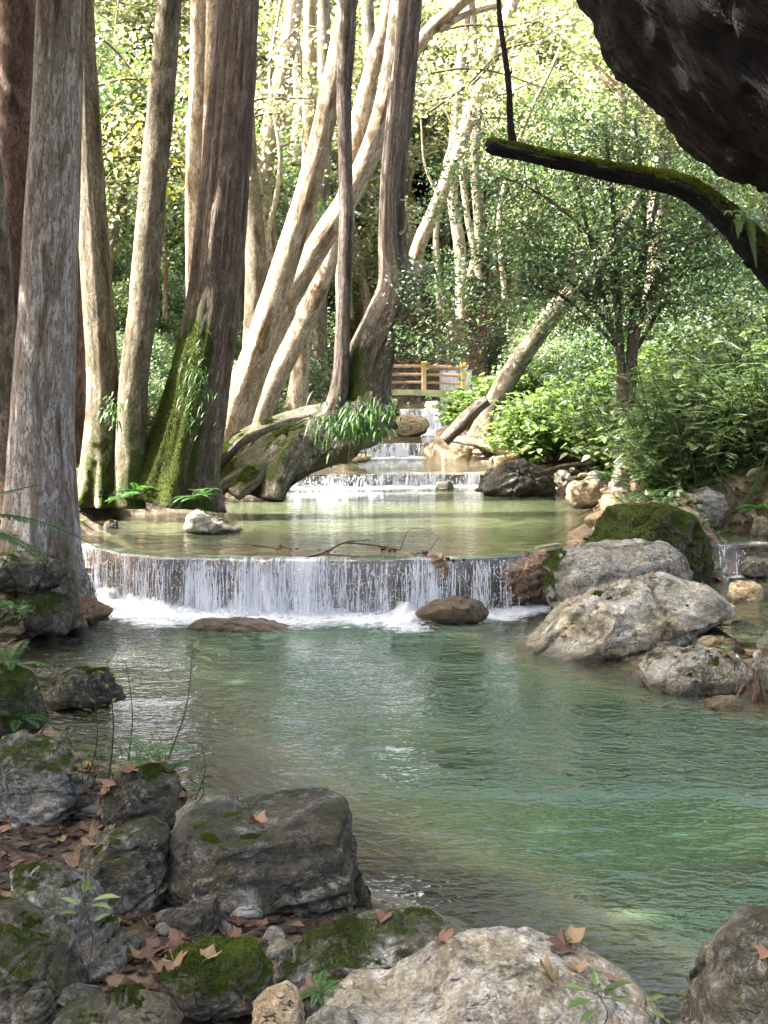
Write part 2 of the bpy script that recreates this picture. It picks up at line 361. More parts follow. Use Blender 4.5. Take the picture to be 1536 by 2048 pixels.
def _ground():
    b = NB('ground'); v = b.n('NewGeometry').outputs['Position']
    cell = b.n('TexVoronoi', {'Vector': v, 'Scale': 11.0, 'Randomness': 1.0})
    cc = b.n('SeparateColor', {0: cell.outputs['Color']}).outputs[0]
    lit = b.ramp(cc, [(0.0, (0.03, 0.02, 0.013)), (0.4, (0.075, 0.046, 0.03)), (0.7, (0.15, 0.09, 0.055)), (1.0, (0.24, 0.16, 0.10))])
    soil = b.ramp(b.noise(v, 14, 6, 0.7), [(0.35, (0.022, 0.017, 0.011)), (0.65, (0.07, 0.052, 0.035))])
    f = b.ramp(b.noise(v, 1.3, 4, 0.6), [(0.38, 0.0), (0.55, 1.0)])
    c = b.mix(f, soil, lit)
    trv = b.ramp(b.noise(v, 2.4, 6, 0.65), [(0.36, (0.055, 0.042, 0.022)), (0.5, (0.15, 0.118, 0.07)), (0.64, (0.30, 0.25, 0.17))])
    c = b.mix(b.attr('bed'), c, trv)
    h = b.math('ADD', b.math('MULTIPLY', b.noise(v, 25, 5, 0.7), 0.6), cell.outputs[0])
    c, h, r = moss_over(b, c, v, h, 0.9)
    return b.done(b.n('BsdfPrincipled', {'Base Color': c, 'Roughness': r, 'Normal': b.bump(h, 0.8, 0.03)}))
M['ground'] = _ground()

# ------------------------------------------------------------------ terrain
SY = np.array([-6, 2, 3.5, 5, 6, 6.6, 8, 9.5, 11, 13, 15.2, 16.7, 20, 24, 27, 28, 32, 34, 36, 42, 44, 48, 55, 60, 90.])
SL = np.array([3, 2.6, 2.0, .95, .02, -.35, -1.6, -2.85, -3.6, -4.5, -4.2, -4.4, -4.9, -3.3, -2.4, -2.3, -1.0, -.8, -.4, .4, .3, -.5, 2.2, 2.5, 3])
RY = np.array([-6, 2, 8, 9.8, 10.8, 12, 13, 15.2, 16.7, 19.4, 22.9, 25.2, 27, 28, 32, 33.6, 34, 36, 42, 44, 48, 55, 60, 90.])
SR = np.array([9, 7.5, 5, 4.6, 3.6, 2.8, 2.2, 2.2, 2.5, 3.4, 4.2, 3.9, 2.5, 2.6, 3.1, 2.2, 1.3, 1.8, 3.1, 3.2, 3.0, 4.0, 4.0, 4.5])
LIPX = np.array([-9, -4.6, -4.0, -3.3, -2.6, -1.2, 0.3, 1.3, 1.9, 2.6, 9.])
LIPY = np.array([17.4, 16.9, 16.4, 15.75, 15.35, 15.22, 15.25, 15.35, 15.75, 16.3, 16.6])
def lip1(x):
    x = np.asarray(x, float); z0 = np.zeros_like(x)
    return np.interp(x, LIPX, LIPY) + 0.13 * vnoise(np.stack([x * 1.7, z0, z0 + .5], -1), 91) + 0.06 * vnoise(np.stack([x * 5.5, z0, z0 + .5], -1), 92)
LEV = [0.0, 0.70, 1.01, 1.42, 2.28, 3.9]
LIPS = [lip1, lambda x: 27.3 + 0.25 * np.sin(x * 1.1), lambda x: 34.0 + 0.2 * np.sin(x * 1.7), lambda x: 42.7 + 0.15 * np.sin(x), lambda x: 53.5 + 0 * x]
def shores(Y):
    w = 0.12 * vnoise(np.stack([Y * 1.1, Y * 0, Y * 0 + 3.3], -1), 3) + 0.06 * vnoise(np.stack([Y * 3.1, Y * 0, Y * 0 + 3.3], -1), 5)
    return np.interp(Y, SY, SL) + w, np.interp(Y, RY, SR) - w
def terrain(x, Y):
    x = np.asarray(x, float); Y = np.asarray(Y, float)
    L, R = shores(Y)
    ins = np.minimum(x - L, R - x)
    lev = np.zeros_like(x); D = np.full_like(x, 1.5); sinceLip = np.full_like(x, 99.)
    for k, f in enumerate(LIPS):
        m = Y > f(x) + 0.35
        lev = np.where(m, LEV[k + 1], lev); D = np.where(m, [.42, .25, .2, .25, .2][k], D)
        sinceLip = np.where(m, Y - f(x) - 0.35, sinceLip)
    # before a lip of pool 0, gentle rise near its fall is left deep
    dep = D * (0.12 + 0.88 * sstep(sinceLip / 2.2)) * sstep(ins / np.where(lev == 0, 2.4, 1.0))
    # shallow shelf on the left of the near pool
    dep = np.where(lev == 0, dep * (0.38 + 0.62 * sstep((x + 0.35 * (Y - 8) + 1.2) / 3.0)), dep)
    n = fbm(np.stack([x * .9, Y * .9, x * 0], -1), 4, 11)
    nb = lev - dep + n * 0.05
    bank = np.interp(Y, [13.6, 14.6, 26.2, 27.2, 32.9, 33.9, 41.4, 42.6, 52.2, 53.4, 60], [.02, .78, .80, 1.08, 1.08, 1.5, 1.5, 2.36, 2.4, 4.0, 4.2])
    bankR = np.interp(Y, [16.0, 16.7, 26.2, 27.2, 32.9, 33.9, 41.4, 42.6, 52.2, 53.4, 60], [.02, .78, .80, 1.08, 1.08, 1.5, 1.5, 2.36, 2.4, 4.0, 4.2])
    bank = np.where(x > (L + R) / 2, bankR, bank)
    dl = np.maximum(L - x, 0); dr = np.maximum(x - R, 0)
    near = sstep((Y - 9) / 6)
    riseL = (0.04 + .06 * near) * np.minimum(dl / .3, 1) + dl * (0.055 + .045 * near) + near * 0.42 * np.maximum(dl - 1.8, 0) + (1 - near) * 0.22 * np.maximum(dl - 4, 0)
    riseR = 0.06 * np.minimum(dr / .3, 1) + (0.08 + near * sstep((Y - 15) / 4) * 0.28) * np.minimum(dr, 4) + 0.30 * np.maximum(dr - 4, 0)
    hill = 0.78 * np.maximum(Y - 55, 0) ** 1.0 + 0.02 * np.maximum(Y - 48, 0) ** 1.3
    hill = 26 * (1 - np.exp(-hill / 26 * 1.15))
    ob = bank + riseL + riseR + n * (0.06 + .06 * near) * np.minimum(1 + (dl + dr) * .3, 4)
    h = np.where(ins > 0, np.minimum(nb, nb), np.maximum(ob, bank + 0.03))
    # smooth across the waterline
    t = sstep((ins + 0.12) / 0.24); h = np.where(np.abs(ins) < 0.12, np.maximum(ob, bank) * (1 - t) + nb * t, h)
    # side channel on the right (small pool behind the big boulder)
    sx = np.abs(x - (5.0 + 0.12 * (Y - 15))); m = (Y > 12.2) & (Y < 18.6)
    sc = sstep((1.0 - sx) / 0.7) * sstep((Y - 12.2) / .8) * sstep((18.6 - Y) / .8)
    sl = np.where(Y < 16.4, 0.30, 0.74)
    h = np.where(m, h * (1 - sc) + (sl - 0.14 + n * .04) * sc, h)
    # sandy apron on the right of the near pool
    return h + hill
gx = np.unique(np.round(np.concatenate([np.linspace(-8, 9, 210), -8 - (np.linspace(0, 1, 45) ** 1.7) * 70, 9 + (np.linspace(0, 1, 45) ** 1.7) * 70]), 4))
gy = np.unique(np.round(np.concatenate([np.linspace(-8, 2, 22), np.linspace(2, 30, 330), 30 + (np.linspace(0, 1, 150) ** 1.3) * 95]), 4))
GX, GY = np.meshgrid(gx, gy)
GZ = terrain(GX, GY)
nx, ny = len(gx), len(gy)
idx = np.arange(nx * ny).reshape(ny, nx)
quads = np.stack([idx[:-1, :-1], idx[:-1, 1:], idx[1:, 1:], idx[1:, :-1]], -1).reshape(-1, 4)
Lg, Rg = shores(GY)
insg = np.minimum(GX - Lg, Rg - GX)
bed = sstep((insg - 0.02) / 0.25)
bed = np.maximum(bed, ((GX > 1.2) & (GY > 11) & (GY < 19) & (GX < 6.5)) * 0.45)
mossg = np.where(insg > 0, 0.0, 0.30 + 0.25 * fbm(np.stack([GX * .6, GY * .6, GX * 0], -1), 3, 77)) + 0.12 * (GX < -2.5) * (GY > 8)
ground = mk('ground', np.stack([GX, GY, GZ], -1).reshape(-1, 3), quads, M['ground'], attrs={'bed': bed.ravel(), 'moss': mossg.ravel()})
meta(ground, 'leaf-strewn soil banks, stream bed and wooded hillside', kind='structure')

# ------------------------------------------------------------------ water surfaces
def water_sheet(name, x0, x1, near, far, level, label, rip=1.0, foamf=None, dx=0.09, ny=140, scale_depth=1.0):
    xs = np.arange(x0, x1 + dx, dx); ts = np.linspace(0, 1, ny) ** 1.0
    X, T = np.meshgrid(xs, ts); N_ = near(X); Fr = far(X); Y = N_ + (Fr - N_) * T
    Z = np.full_like(X, level)
    dep = np.clip((level - terrain(X, Y)) / scale_depth, 0, 1)
    fo = foamf(X, Y) if foamf else np.zeros_like(X)
    idx = np.arange(X.size).reshape(X.shape)
    q = np.stack([idx[:-1, :-1], idx[:-1, 1:], idx[1:, 1:], idx[1:, :-1]], -1).reshape(-1, 4)
    hz = terrain(X, Y).ravel()
    keep = (hz[q].min(1) < level + 0.02)
    q = q[keep]
    rp = rip if not callable(rip) else rip(X, Y)
    o = mk(name, np.stack([X, Y, Z], -1).reshape(-1, 3), q, M['water'], attrs={'depth': dep.ravel(), 'foam': fo.ravel(), 'rip': (np.zeros_like(X) + rp).ravel()})
    return meta(o, label, kind='structure')
def foam0(X, Y):
    d = lip1(X) - Y
    a = np.clip(1.25 - d / 1.0, 0, 1) * (X > -4.6) * (X < 2.2)
    a += 0.55 * np.exp(-((X + 3.0) / 0.9) ** 2) * np.exp(-((Y - 14.2) / 0.8) ** 2)
    a += 0.35 * np.exp(-((X + 0.8) / 1.2) ** 2) * np.exp(-((Y - 13.9) / 0.7) ** 2)
    return np.clip(a, 0, 1) * 0.85
water_sheet('water', -6, 9, lambda x: x * 0 + 1.0, lambda x: lip1(x) + 0.2, 0.0, 'teal green rippled water of the near pool',
            rip=lambda X, Y: (0.62 + 0.60 * sstep((Y - 8) / 6) + 0.5 * sstep((Y - 12.5) / 2.5)) * (.35 + 1.3 * sstep(.5 + 1.1 * fbm(np.stack([X * .45, Y * .8, X * 0], -1), 3, 93))), foamf=foam0, ny=200)
def fo_at(Yf, x0, x1, w=0.6):
    return lambda X, Y: np.clip(1.15 - (Yf(X) - Y) / w, 0, 1) * (X > x0) * (X < x1) * 0.9
water_sheet('water', -6.5, 5.5, lambda x: lip1(x) + 0.02, lambda x: LIPS[1](x) + 0.15, 0.70, 'calm olive pool above the nearest waterfall', rip=0.22, foamf=fo_at(LIPS[1], -2.2, 2.3, .7), ny=120, scale_depth=0.8)
water_sheet('water', -3.2, 4.2, lambda x: LIPS[1](x) + 0.02, lambda x: LIPS[2](x) + 0.15, 1.01, 'shallow pool between second and third waterfalls', rip=0.25, foamf=fo_at(LIPS[2], -.9, 1.3, .7), ny=70, scale_depth=0.8)
water_sheet('water', -2, 4.5, lambda x: LIPS[2](x) + 0.02, lambda x: LIPS[3](x) + 0.15, 1.42, 'pool below the falls beside the bridge', rip=0.5, foamf=fo_at(LIPS[3], .2, 3.3, 2.6), ny=70, scale_depth=0.6)
water_sheet('water', -2, 5.5, lambda x: LIPS[3](x) + 0.02, lambda x: LIPS[4](x) + 0.15, 2.28, 'stream running under the footbridge', rip=0.6, foamf=fo_at(LIPS[4], 2, 4.6, 1.6), ny=50, scale_depth=0.6)
water_sheet('water', 3.6, 6.6, lambda x: x * 0 + 12.0, lambda x: x * 0 + 16.55, 0.30, 'small still side pool behind the pale boulders', rip=0.3, dx=.1, ny=40, scale_depth=0.5)
water_sheet('water', 3.8, 6.8, lambda x: x * 0 + 16.4, lambda x: x * 0 + 18.8, 0.74, 'upper part of the small side stream', rip=0.3, dx=.1, ny=30, scale_depth=0.5)

# ------------------------------------------------------------------ waterfalls
M['droplet'] = M['strand']
def waterfall(x0, x1, lipf, top, bottom, label, seed, nstr, dens=lambda u: 0.5 + 0 * u, foamw=0.7, foamh=0.10, bulge=0.10, back=0.9, wid=(0.0015, 0.006), cols=None):
    rs = RS(seed); h = top - bottom
    xm = (x0 + x1) / 2
    t = thing('waterfall', label, 'waterfall', (xm, float(lipf(np.array(xm))), bottom))
    n = cols or int((x1 - x0) / 0.03); xs = np.linspace(x0 - 0.05, x1 + 0.05, n)
    # rock ledge
    sv = np.concatenate([np.linspace(0, 1, 9), np.linspace(1, 2, 12)[1:]])
    xl = np.linspace(x0 - 0.5, x1 + 0.45, max(40, int(n * .8)))
    X, S = np.meshgrid(xl, sv)
    lp = lipf(X)
    Y = np.where(S < 1, lp + back * (1 - S), lp + 0.02 + (S - 1) * 0.10 + 0.0)
    Z = np.where(S < 1, top - 0.035 - 0.06 * (1 - S), top - 0.035 - (h + 0.25) * (S - 1))
    nz = fbm(np.stack([X * 2.2, S * 1.2, X * 0], -1), 5, seed)
    nz2 = fbm(np.stack([X * 7, Z * 2.2, X * 0], -1), 4, seed + 3)
    Y = Y - np.where(S >= 1, (nz * 0.20 + nz2 * 0.07) * min(1, h / .6), 0) + np.where(S >= 1, 0.05, 0)
    Z = Z + np.where(S < 1, nz * 0.012, 0)
    idx = np.arange(X.size).reshape(X.shape)
    q = np.stack([idx[:-1, :-1], idx[:-1, 1:], idx[1:, 1:], idx[1:, :-1]], -1).reshape(-1, 4)
    mk('rock_ledge', np.stack([X, Y, Z], -1).reshape(-1, 3), q, M['travertine'], t,
       attrs={'moss': np.zeros(X.size), 'wet': np.full(X.size, 0.6) * (S.ravel() > 0.9)})
    # curtain
    sv = np.linspace(0, 1, 26); X, S = np.meshgrid(xs, sv)
    lp = lipf(X)
    rib = 0.05 * vnoise(np.stack([X * 4, X * 0, X * 0], -1), seed) + 0.02 * vnoise(np.stack([X * 17, S * 2, X * 0], -1), seed + 1)
    fall = np.clip((S - 0.12) / 0.88, 0, 1)
    Y = np.where(S < 0.12, lp + 0.22 * (1 - S / 0.12), lp) - (bulge + rib) * np.sqrt(fall) * min(1.0, h / .5) - 0.02 * S
    zv = 0.05 * np.clip(fbm(np.stack([X * 1.6, X * 0, X * 0 + 7.7], -1), 3, seed + 70), -.6, .2) * min(1, h)
    Z = top + 0.012 + np.where(S < .12, 0.0, zv * np.exp(-S * 3)) - h * fall ** 1.15 * 1.02 - 0.01 * S
    idx = np.arange(X.size).reshape(X.shape)
    q = np.stack([idx[:-1, :-1], idx[:-1, 1:], idx[1:, 1:], idx[1:, :-1]], -1).reshape(-1, 4)
    dn = dens((X - x0) / (x1 - x0)) + 0.2 * S - .1 + .75 * fbm(np.stack([X * 1.9, S * .5, X * 0], -1), 3, seed + 44)
    mk('water_curtain', np.stack([X, Y, Z], -1).reshape(-1, 3), q, M['curtain'], t,
       attrs={'bk': np.stack([X, X * 0, Z], -1).reshape(-1, 3), 'dens': dn.ravel()})
    # threads of falling water
    a = Acc(); clus = rs.uniform(x0, x1, max(5, int((x1 - x0) * 6)))
    for i in range(nstr):
        x = rs.uniform(x0, x1)
        if rs.rand() < .65: x = clus[rs.randint(len(clus))] + rs.normal() * .035
        if not x0 < x < x1: continue
        u = (x - x0) / (x1 - x0)
        if rs.rand() > np.clip(float(dens(np.array(u))) * 1.5, .05, 1): continue
        s0 = rs.uniform(0.04, 0.92); s1 = min(1.0, s0 + (rs.uniform(0.05, 0.25) if rs.rand() < .7 else rs.uniform(.3, .8)))
        k = 6; s = np.linspace(s0, s1, k); lp = float(lipf(np.array(x)))
        w = rs.uniform(*wid) * np.sin(np.linspace(0.25, math.pi - 0.15, k)) ** .7
        yy = lp - (bulge + 0.03 + rs.uniform(0, .05)) * np.sqrt(s) * min(1, h / .5); zz = top + 0.01 - h * s ** 1.15
        xx = x + 0.012 * (rs.rand(k) - .5) + rs.uniform(-.03, .03) * s
        V = np.concatenate([np.stack([xx - w, yy, zz], -1), np.stack([xx, yy - w * .8, zz], -1), np.stack([xx + w, yy, zz], -1)])
        f = []
        for j in range(k - 1):
            f += [[j, k + j, k + j + 1, j + 1], [k + j, 2 * k + j, 2 * k + j + 1, k + j + 1]]
        a.add(V, np.array(f))
    # droplets
    no = int(nstr * 1.3)
    c = np.stack([rs.uniform(x0, x1, no), np.zeros(no), bottom + h * rs.rand(no) ** 2.0], -1)
    c[:, 1] = lipf(c[:, 0]) - bulge - rs.uniform(0.0, .22, no)
    r = rs.uniform(0.003, 0.009, no) * (1 if h > .5 else 1.3)
    oct_ = np.array([[1, 0, 0], [0, 1, 0], [-1, 0, 0], [0, -1, 0], [0, 0, 1.6], [0, 0, -1.6]], float)
    of = np.array([[0, 1, 4], [1, 2, 4], [2, 3, 4], [3, 0, 4], [1, 0, 5], [2, 1, 5], [3, 2, 5], [0, 3, 5]])
    V = (c[:, None, :] + oct_[None] * r[:, None, None]).reshape(-1, 3)
    Fq = (np.arange(no)[:, None, None] * 6 + of[None]).reshape(-1, 3)
    a.add(V, Fq)
    a.build('water_threads', M['strand'], t)['kind'] = 'stuff'
    # foam at the foot
    xf = np.linspace(x0 - 0.25, x1 + 0.25, int((x1 - x0 + .5) / 0.035)); vf = np.linspace(-0.05, 1, 30)
    X, Vv = np.meshgrid(xf, vf)
    uu = (X - x0) / (x1 - x0); fmul = 1 + (2.2 * np.exp(-((uu - .07) / .13) ** 2) + 1.3 * np.exp(-((uu - .73) / .06) ** 2)) * (seed == 21)
    wloc_ = foamw * (.4 + .6 * fmul) * (0.65 + 0.6 * (0.5 + 0.5 * vnoise(np.stack([X * 1.3, X * 0, X * 0], -1), seed + 9)))
    Y = lipf(X) - bulge * .6 - Vv * wloc_
    nz = fbm(np.stack([X * 4, Y * 4, X * 0], -1), 5, seed + 2); nz3 = fbm(np.stack([X * 13, Y * 13, X * 0], -1), 3, seed + 8)
    Z = bottom + 0.006 + foamh * fmul * (0.55 + 0.9 * nz + .5 * nz3) * np.exp(-np.clip(Vv, 0, 1) * 2.6)
    Z = np.clip(Z, bottom - 0.01, bottom + (.16 if h > .5 else .1) + .05 * nz3)
    edge = np.clip(np.minimum((X - xf[0]), (xf[-1] - X)) / .3, 0, 1)
    dn = (1.02 - Vv * 0.95) * edge + .3 * fbm(np.stack([X * 2, Y * 2, X * 0], -1), 3, seed + 90)
    idx = np.arange(X.size).reshape(X.shape)
    q = np.stack([idx[:-1, :-1], idx[:-1, 1:], idx[1:, 1:], idx[1:, :-1]], -1).reshape(-1, 4)
    mk('foam', np.stack([X, Y, Z], -1).reshape(-1, 3), q, M['foam'], t, attrs={'dens': dn.ravel()})
    return t
def dens1(u):
    return np.interp(u, [0, .04, .10, .18, .24, .30, .36, .55, .66, .70, .76, .82, .88, .93, 1], [.35, .6, .25, .5, .3, .60, .68, .62, .6, .35, .6, .35, .5, .15, .0])
wf1 = waterfall(-4.25, 2.15, lip1, 0.70, 0.0, 'widest and nearest waterfall, a low white curtain over a brown rock step', 21, 2600, dens1, 0.85, 0.085, 0.10, 1.0)
waterfall(-2.1, 2.15, LIPS[1], 1.01, 0.70, 'second waterfall, a low even curtain in front of the mossy root', 22, 500, lambda u: .55 + 0 * u, 0.6, 0.06, 0.05, .8, (0.006, 0.018))
waterfall(-.75, 1.1, LIPS[2], 1.42, 1.01, 'third waterfall, short curtain left of the sunlit stones', 23, 260, lambda u: .7 + 0 * u, 0.6, 0.08, 0.05, .8, (0.008, 0.02))
waterfall(.6, 3.15, LIPS[3], 2.28, 1.42, 'fourth waterfall, tall white curtain in front of the footbridge', 24, 380, lambda u: .75 + 0 * u, 1.6, 0.25, 0.12, .8, (0.01, 0.026))
waterfall(2.5, 4.3, LIPS[4], 3.9, 2.28, 'farthest waterfall, white cascade seen through the bridge railing', 25, 300, lambda u: .85 + 0 * u, 1.2, 0.3, 0.5, 1.5, (0.012, 0.04))
waterfall(4.3, 5.6, lambda x: 16.5 + 0.1 * np.sin(x * 5), 0.74, 0.30, 'small side cascade trickling over rounded rock beside the block boulder', 26, 60, lambda u: .32 + 0 * u, 0.25, 0.03, 0.05, .5, (0.004, 0.012))

# ------------------------------------------------------------------ rocks
_ico = {}
def ico(k):
    if k not in _ico:
        bm = bmesh.new(); bmesh.ops.create_icosphere(bm, subdivisions=k, radius=1.0)
        _ico[k] = (np.array([v.co[:] for v in bm.verts]), np.array([[v.index for v in f.verts] for f in bm.faces])); bm.free()
    return _ico[k]
def vnormals(V, F):
    if isinstance(F, list): F = np.concatenate([f[:, :3] for f in F] + [f[:, [0, 2, 3]] for f in F if f.shape[1] == 4])
    elif F.shape[1] == 4: F = np.concatenate([F[:, :3], F[:, [0, 2, 3]]])
    n = np.cross(V[F[:, 1]] - V[F[:, 0]], V[F[:, 2]] - V[F[:, 0]])
    N = np.zeros_like(V)
    for k in range(3): np.add.at(N, F[:, k], n)
    return N / (np.linalg.norm(N, axis=1, keepdims=True) + 1e-12)
def kites(C, A, B, L, Wd, fold=0.12, N=None):
    """leaf kites: centres C, along A, side B"""
    n = len(C); L = np.broadcast_to(L, n)[:, None]; Wd = np.broadcast_to(Wd, n)[:, None]
    if N is None: N = np.cross(A, B)
    V = np.stack([C - A * L * .5, C + B * Wd * .5 - A * L * .05 + N * Wd * fold, C + A * L * .5, C - B * Wd * .5 - A * L * .05 + N * Wd * fold], 1).reshape(-1, 3)
    F = (np.arange(n)[:, None] * 4 + np.array([0, 1, 2, 3]))
    return V, F
def rand_frames(n, rs, up=0.6):
    N = rs.normal(size=(n, 3)); N[:, 2] = np.abs(N[:, 2]); N[:, 2] += up * 2; N /= np.linalg.norm(N, axis=1, keepdims=True)
    A = rs.normal(size=(n, 3)); A -= N * (A * N).sum(1, keepdims=True); A /= np.linalg.norm(A, axis=1, keepdims=True)
    return A, np.cross(N, A), N
def moss_tufts(V, F, moss, parent, n, size, seed, thr=0.55, name='moss', mat='moss'):
    rs = RS(seed); N = vnormals(V, F); vis = np.where(moss + 0.35 * fbm(V * 6, 3, seed) > thr)[0]
    if len(vis) < 8: return
    FF_ = F if not isinstance(F, list) else np.concatenate([F[0][:, :3], F[0][:, [0, 2, 3]]])
    ok = np.zeros(len(V), bool); ok[vis] = True; FF_ = FF_[ok[FF_].all(1)]
    if len(FF_) < 4: return
    ar = np.linalg.norm(np.cross(V[FF_[:, 1]] - V[FF_[:, 0]], V[FF_[:, 2]] - V[FF_[:, 0]]), axis=1); fi = rs.choice(len(FF_), n, p=ar / ar.sum())
    w_ = rs.dirichlet((1, 1, 1), n); i = FF_[fi, 0]
    c = (V[FF_[fi]] * w_[..., None]).sum(1)
    d = N[i] + rs.normal(size=(n, 3)) * 0.45; d /= np.linalg.norm(d, axis=1, keepdims=True)
    s = rs.normal(size=(n, 3)); s -= d * (s * d).sum(1, keepdims=True); s /= np.linalg.norm(s, axis=1, keepdims=True)
    L = size * rs.uniform(.6, 1.6, n)
    VV, FF = kites(c + d * (L * .25)[:, None], d, s, L, L * .38, 0.0)
    ti = np.clip(0.45 + 0.35 * fbm(c * 5, 3, seed + 4) * 1.5 + rs.normal(size=n) * .12, 0, 1)
    mk(name, VV, FF, M[mat], parent, attrs={'tint': np.repeat(ti, 4)}, smooth=False)['kind'] = 'stuff'
STR = np.array([[.95, .1, .25], [-.1, .99, .1], [-.3, -.1, .94]])
def rock(label, outline, Y, thick, mat='rock_mid', sub=5, seed=0, moss=0.25, mossdir=(0, 0, 1), wetz=None, amp=0.06, cuts=7, block=0.7, tufts=0, tsize=0.012, name='boulder', cat='boulder', group=None, mfun=None, cutd=(0.62, 0.86), tilt=0.0, yback=0.0, planes=None, stepa=.045, ncr=3):
    rs = RS(seed + 101)
    C0 = [P(a, b, Y) for a, b in outline]; pts = np.array([[c[0], c[2]] for c in C0])
    # densify, polar radius about centre
    dn = []
    for i in range(len(pts)):
        a, b = pts[i], pts[(i + 1) % len(pts)]
        for t in np.linspace(0, 1, 12, endpoint=False): dn.append(a + (b - a) * t)
    dn = np.array(dn); cen = np.array([(pts[:, 0].min() + pts[:, 0].max()) / 2, (pts[:, 1].min() * .55 + pts[:, 1].max() * .45)])
    th = np.arctan2(dn[:, 1] - cen[1], dn[:, 0] - cen[0]); rr = np.hypot(dn[:, 0] - cen[0], dn[:, 1] - cen[1])
    o = np.argsort(th); th = th[o]; rr = rr[o]
    th = np.concatenate([th - 2 * np.pi, th, th + 2 * np.pi]); rr = np.concatenate([rr] * 3)
    D, Fc = ico(sub); p = D.copy()
    for k in range(34):
        n = rs.normal(size=3); n /= np.linalg.norm(n); dk = rs.uniform(.84, .96)
        s = p @ n - dk; p = p - np.maximum(s, 0)[:, None] * n * 0.95
    for k in range(cuts):
        n = rs.normal(size=3); n[1] = -abs(n[1]) * 1.1 - .75; n[2] = n[2] * .8 + .25; n /= np.linalg.norm(n); dk = rs.uniform(*cutd)
        s = p @ n - dk; p = p - np.maximum(s, 0)[:, None] * n * 0.97
    for n, dk in (planes or []):
        n = np.array(n, float); n /= np.linalg.norm(n); s = p @ n - dk; p = p - np.maximum(s, 0)[:, None] * n
    rxz = np.hypot(p[:, 0], p[:, 2]); ang = np.arctan2(p[:, 2], p[:, 0])
    Rr = np.interp(ang, th, rr)
    rho = np.clip(rxz, 0, 1) ** block
    yy = np.sign(p[:, 1]) * np.abs(p[:, 1]) ** block * thick * np.where(p[:, 1] > 0, .45, 1.0)
    V = np.stack([cen[0] + np.cos(ang) * Rr * rho, Y + yback + yy, cen[1] + np.sin(ang) * Rr * rho], -1)
    V[:, 2] += tilt * (V[:, 1] - Y)
    size = float(np.mean(rr[:len(o)]))
    N = vnormals(V, Fc)
    q = V / size
    V = V + N * (fbm(q * 1.5, 5, seed) * amp * size + fbm(q * 3.5, 5, seed + 5, True) * amp * .55 * size + (np.abs(fbm(q @ STR * np.array([1.5, 1.5, 6]), 4, seed + 7)) * -amp * .8 * size))[:, None]
    N = vnormals(V, Fc)
    sd = STR[2] + rs.normal(size=3) * .12; tt = (q @ sd) * rs.uniform(3.0, 4.5) + .5 * fbm(q * 1.3, 3, seed + 12); fr = tt - np.floor(tt)
    V = V + N * ((sstep(np.minimum(fr / .82, (1 - fr) / .18)) - .6) * stepa * size * (.4 + .9 * (.5 + .5 * vnoise(q * 1.1, seed + 6))))[:, None]
    for k in range(ncr):
        cn = rs.normal(size=3); cn /= np.linalg.norm(cn); dd = np.abs(q @ cn - rs.uniform(-.5, .5) - (q.mean(0) @ cn) + .10 * fbm(q * 2.5, 4, seed + 40 + k))
        V = V - N * (.075 * size * np.exp(-(dd / .026) ** 2) * (fbm(q * .9, 2, seed + 60 + k) > -.25))[:, None]
    N = vnormals(V, Fc)
    md = np.array(mossdir, float); md /= np.linalg.norm(md)
    mo = moss + 0.55 * (N @ md - 0.5) + 0.30 * fbm(V / size * 1.7, 3, seed + 31)
    if mfun is not None: mo = mfun(V, N, mo)
    wet = np.zeros(len(V)) if wetz is None else np.clip(1.0 - (V[:, 2] - wetz) / 0.16, 0, 1)
    mo = mo - wet * 0.35
    org = (cen[0], Y, V[:, 2].min())
    ob = mk(name, V, Fc, M[mat], origin=org, attrs={'moss': np.clip(mo, 0, 1), 'wet': wet})
    meta(ob, label, cat, group)
    if tufts: moss_tufts(V, Fc, mo, ob, tufts, tsize, seed + 3)
    return ob
def brock(label, x0, y0, x1, y1, Y, thick=None, seed=0, **kw):
    rs = RS(seed + 7); cx, cyy, a, b = (x0 + x1) / 2, (y0 + y1) / 2, (x1 - x0) / 2, (y1 - y0) / 2
    out = []
    for t in np.linspace(0, 2 * np.pi, 11, endpoint=False):
        c, s = math.cos(t), math.sin(t); e = 0.75
        r = rs.uniform(.86, 1.06)
        out.append((cx + a * r * math.copysign(abs(c) ** e, c), cyy - b * r * math.copysign(abs(s) ** e, s)))
    if thick is None: thick = (x1 - x0) * Y / F_PX * 0.42
    kw.setdefault('sub', 4)
    return rock(label, out, Y, thick, seed=seed, **kw)

# foreground, left bank
rock('large dark angular boulder with cracked face at the edge of the near pool', [(335, 1640), (420, 1602), (560, 1585), (660, 1583), (700, 1610), (715, 1700), (722, 1760), (695, 1830), (660, 1860), (560, 1885), (440, 1890), (355, 1870), (320, 1800), (305, 1720)], 6.35, 0.62, 'rock_dark', 7, 1, 0.16, amp=0.035, cuts=9, block=0.5, tufts=5000, tsize=.008, cutd=(.7, .9), planes=[((0, -.12, 1), .62), ((.12, -1, -.05), .50), ((-.75, -1, .1), .58), ((.3, -1, .9), .74)])
rock('grey green boulder leaning on the left side of the large dark one', [(140, 1700), (200, 1660), (300, 1640), (345, 1660), (350, 1760), (330, 1840), (240, 1850), (200, 1820), (150, 1760)], 6.15, 0.42, 'rock_dark', 6, 2, 0.25, amp=0.05, cuts=9, block=0.6, tufts=2500, tsize=.008, planes=[((.35, -1, .25), .55), ((-.8, -.6, .5), .6)])
rock('dark wedge-shaped slab at the foot of the large dark boulder', [(322, 1830), (435, 1785), (442, 1850), (438, 1900), (345, 1890)], 5.72, 0.16, 'rock_dark', 5, 3, 0.0, amp=0.04, cuts=6, block=.55)
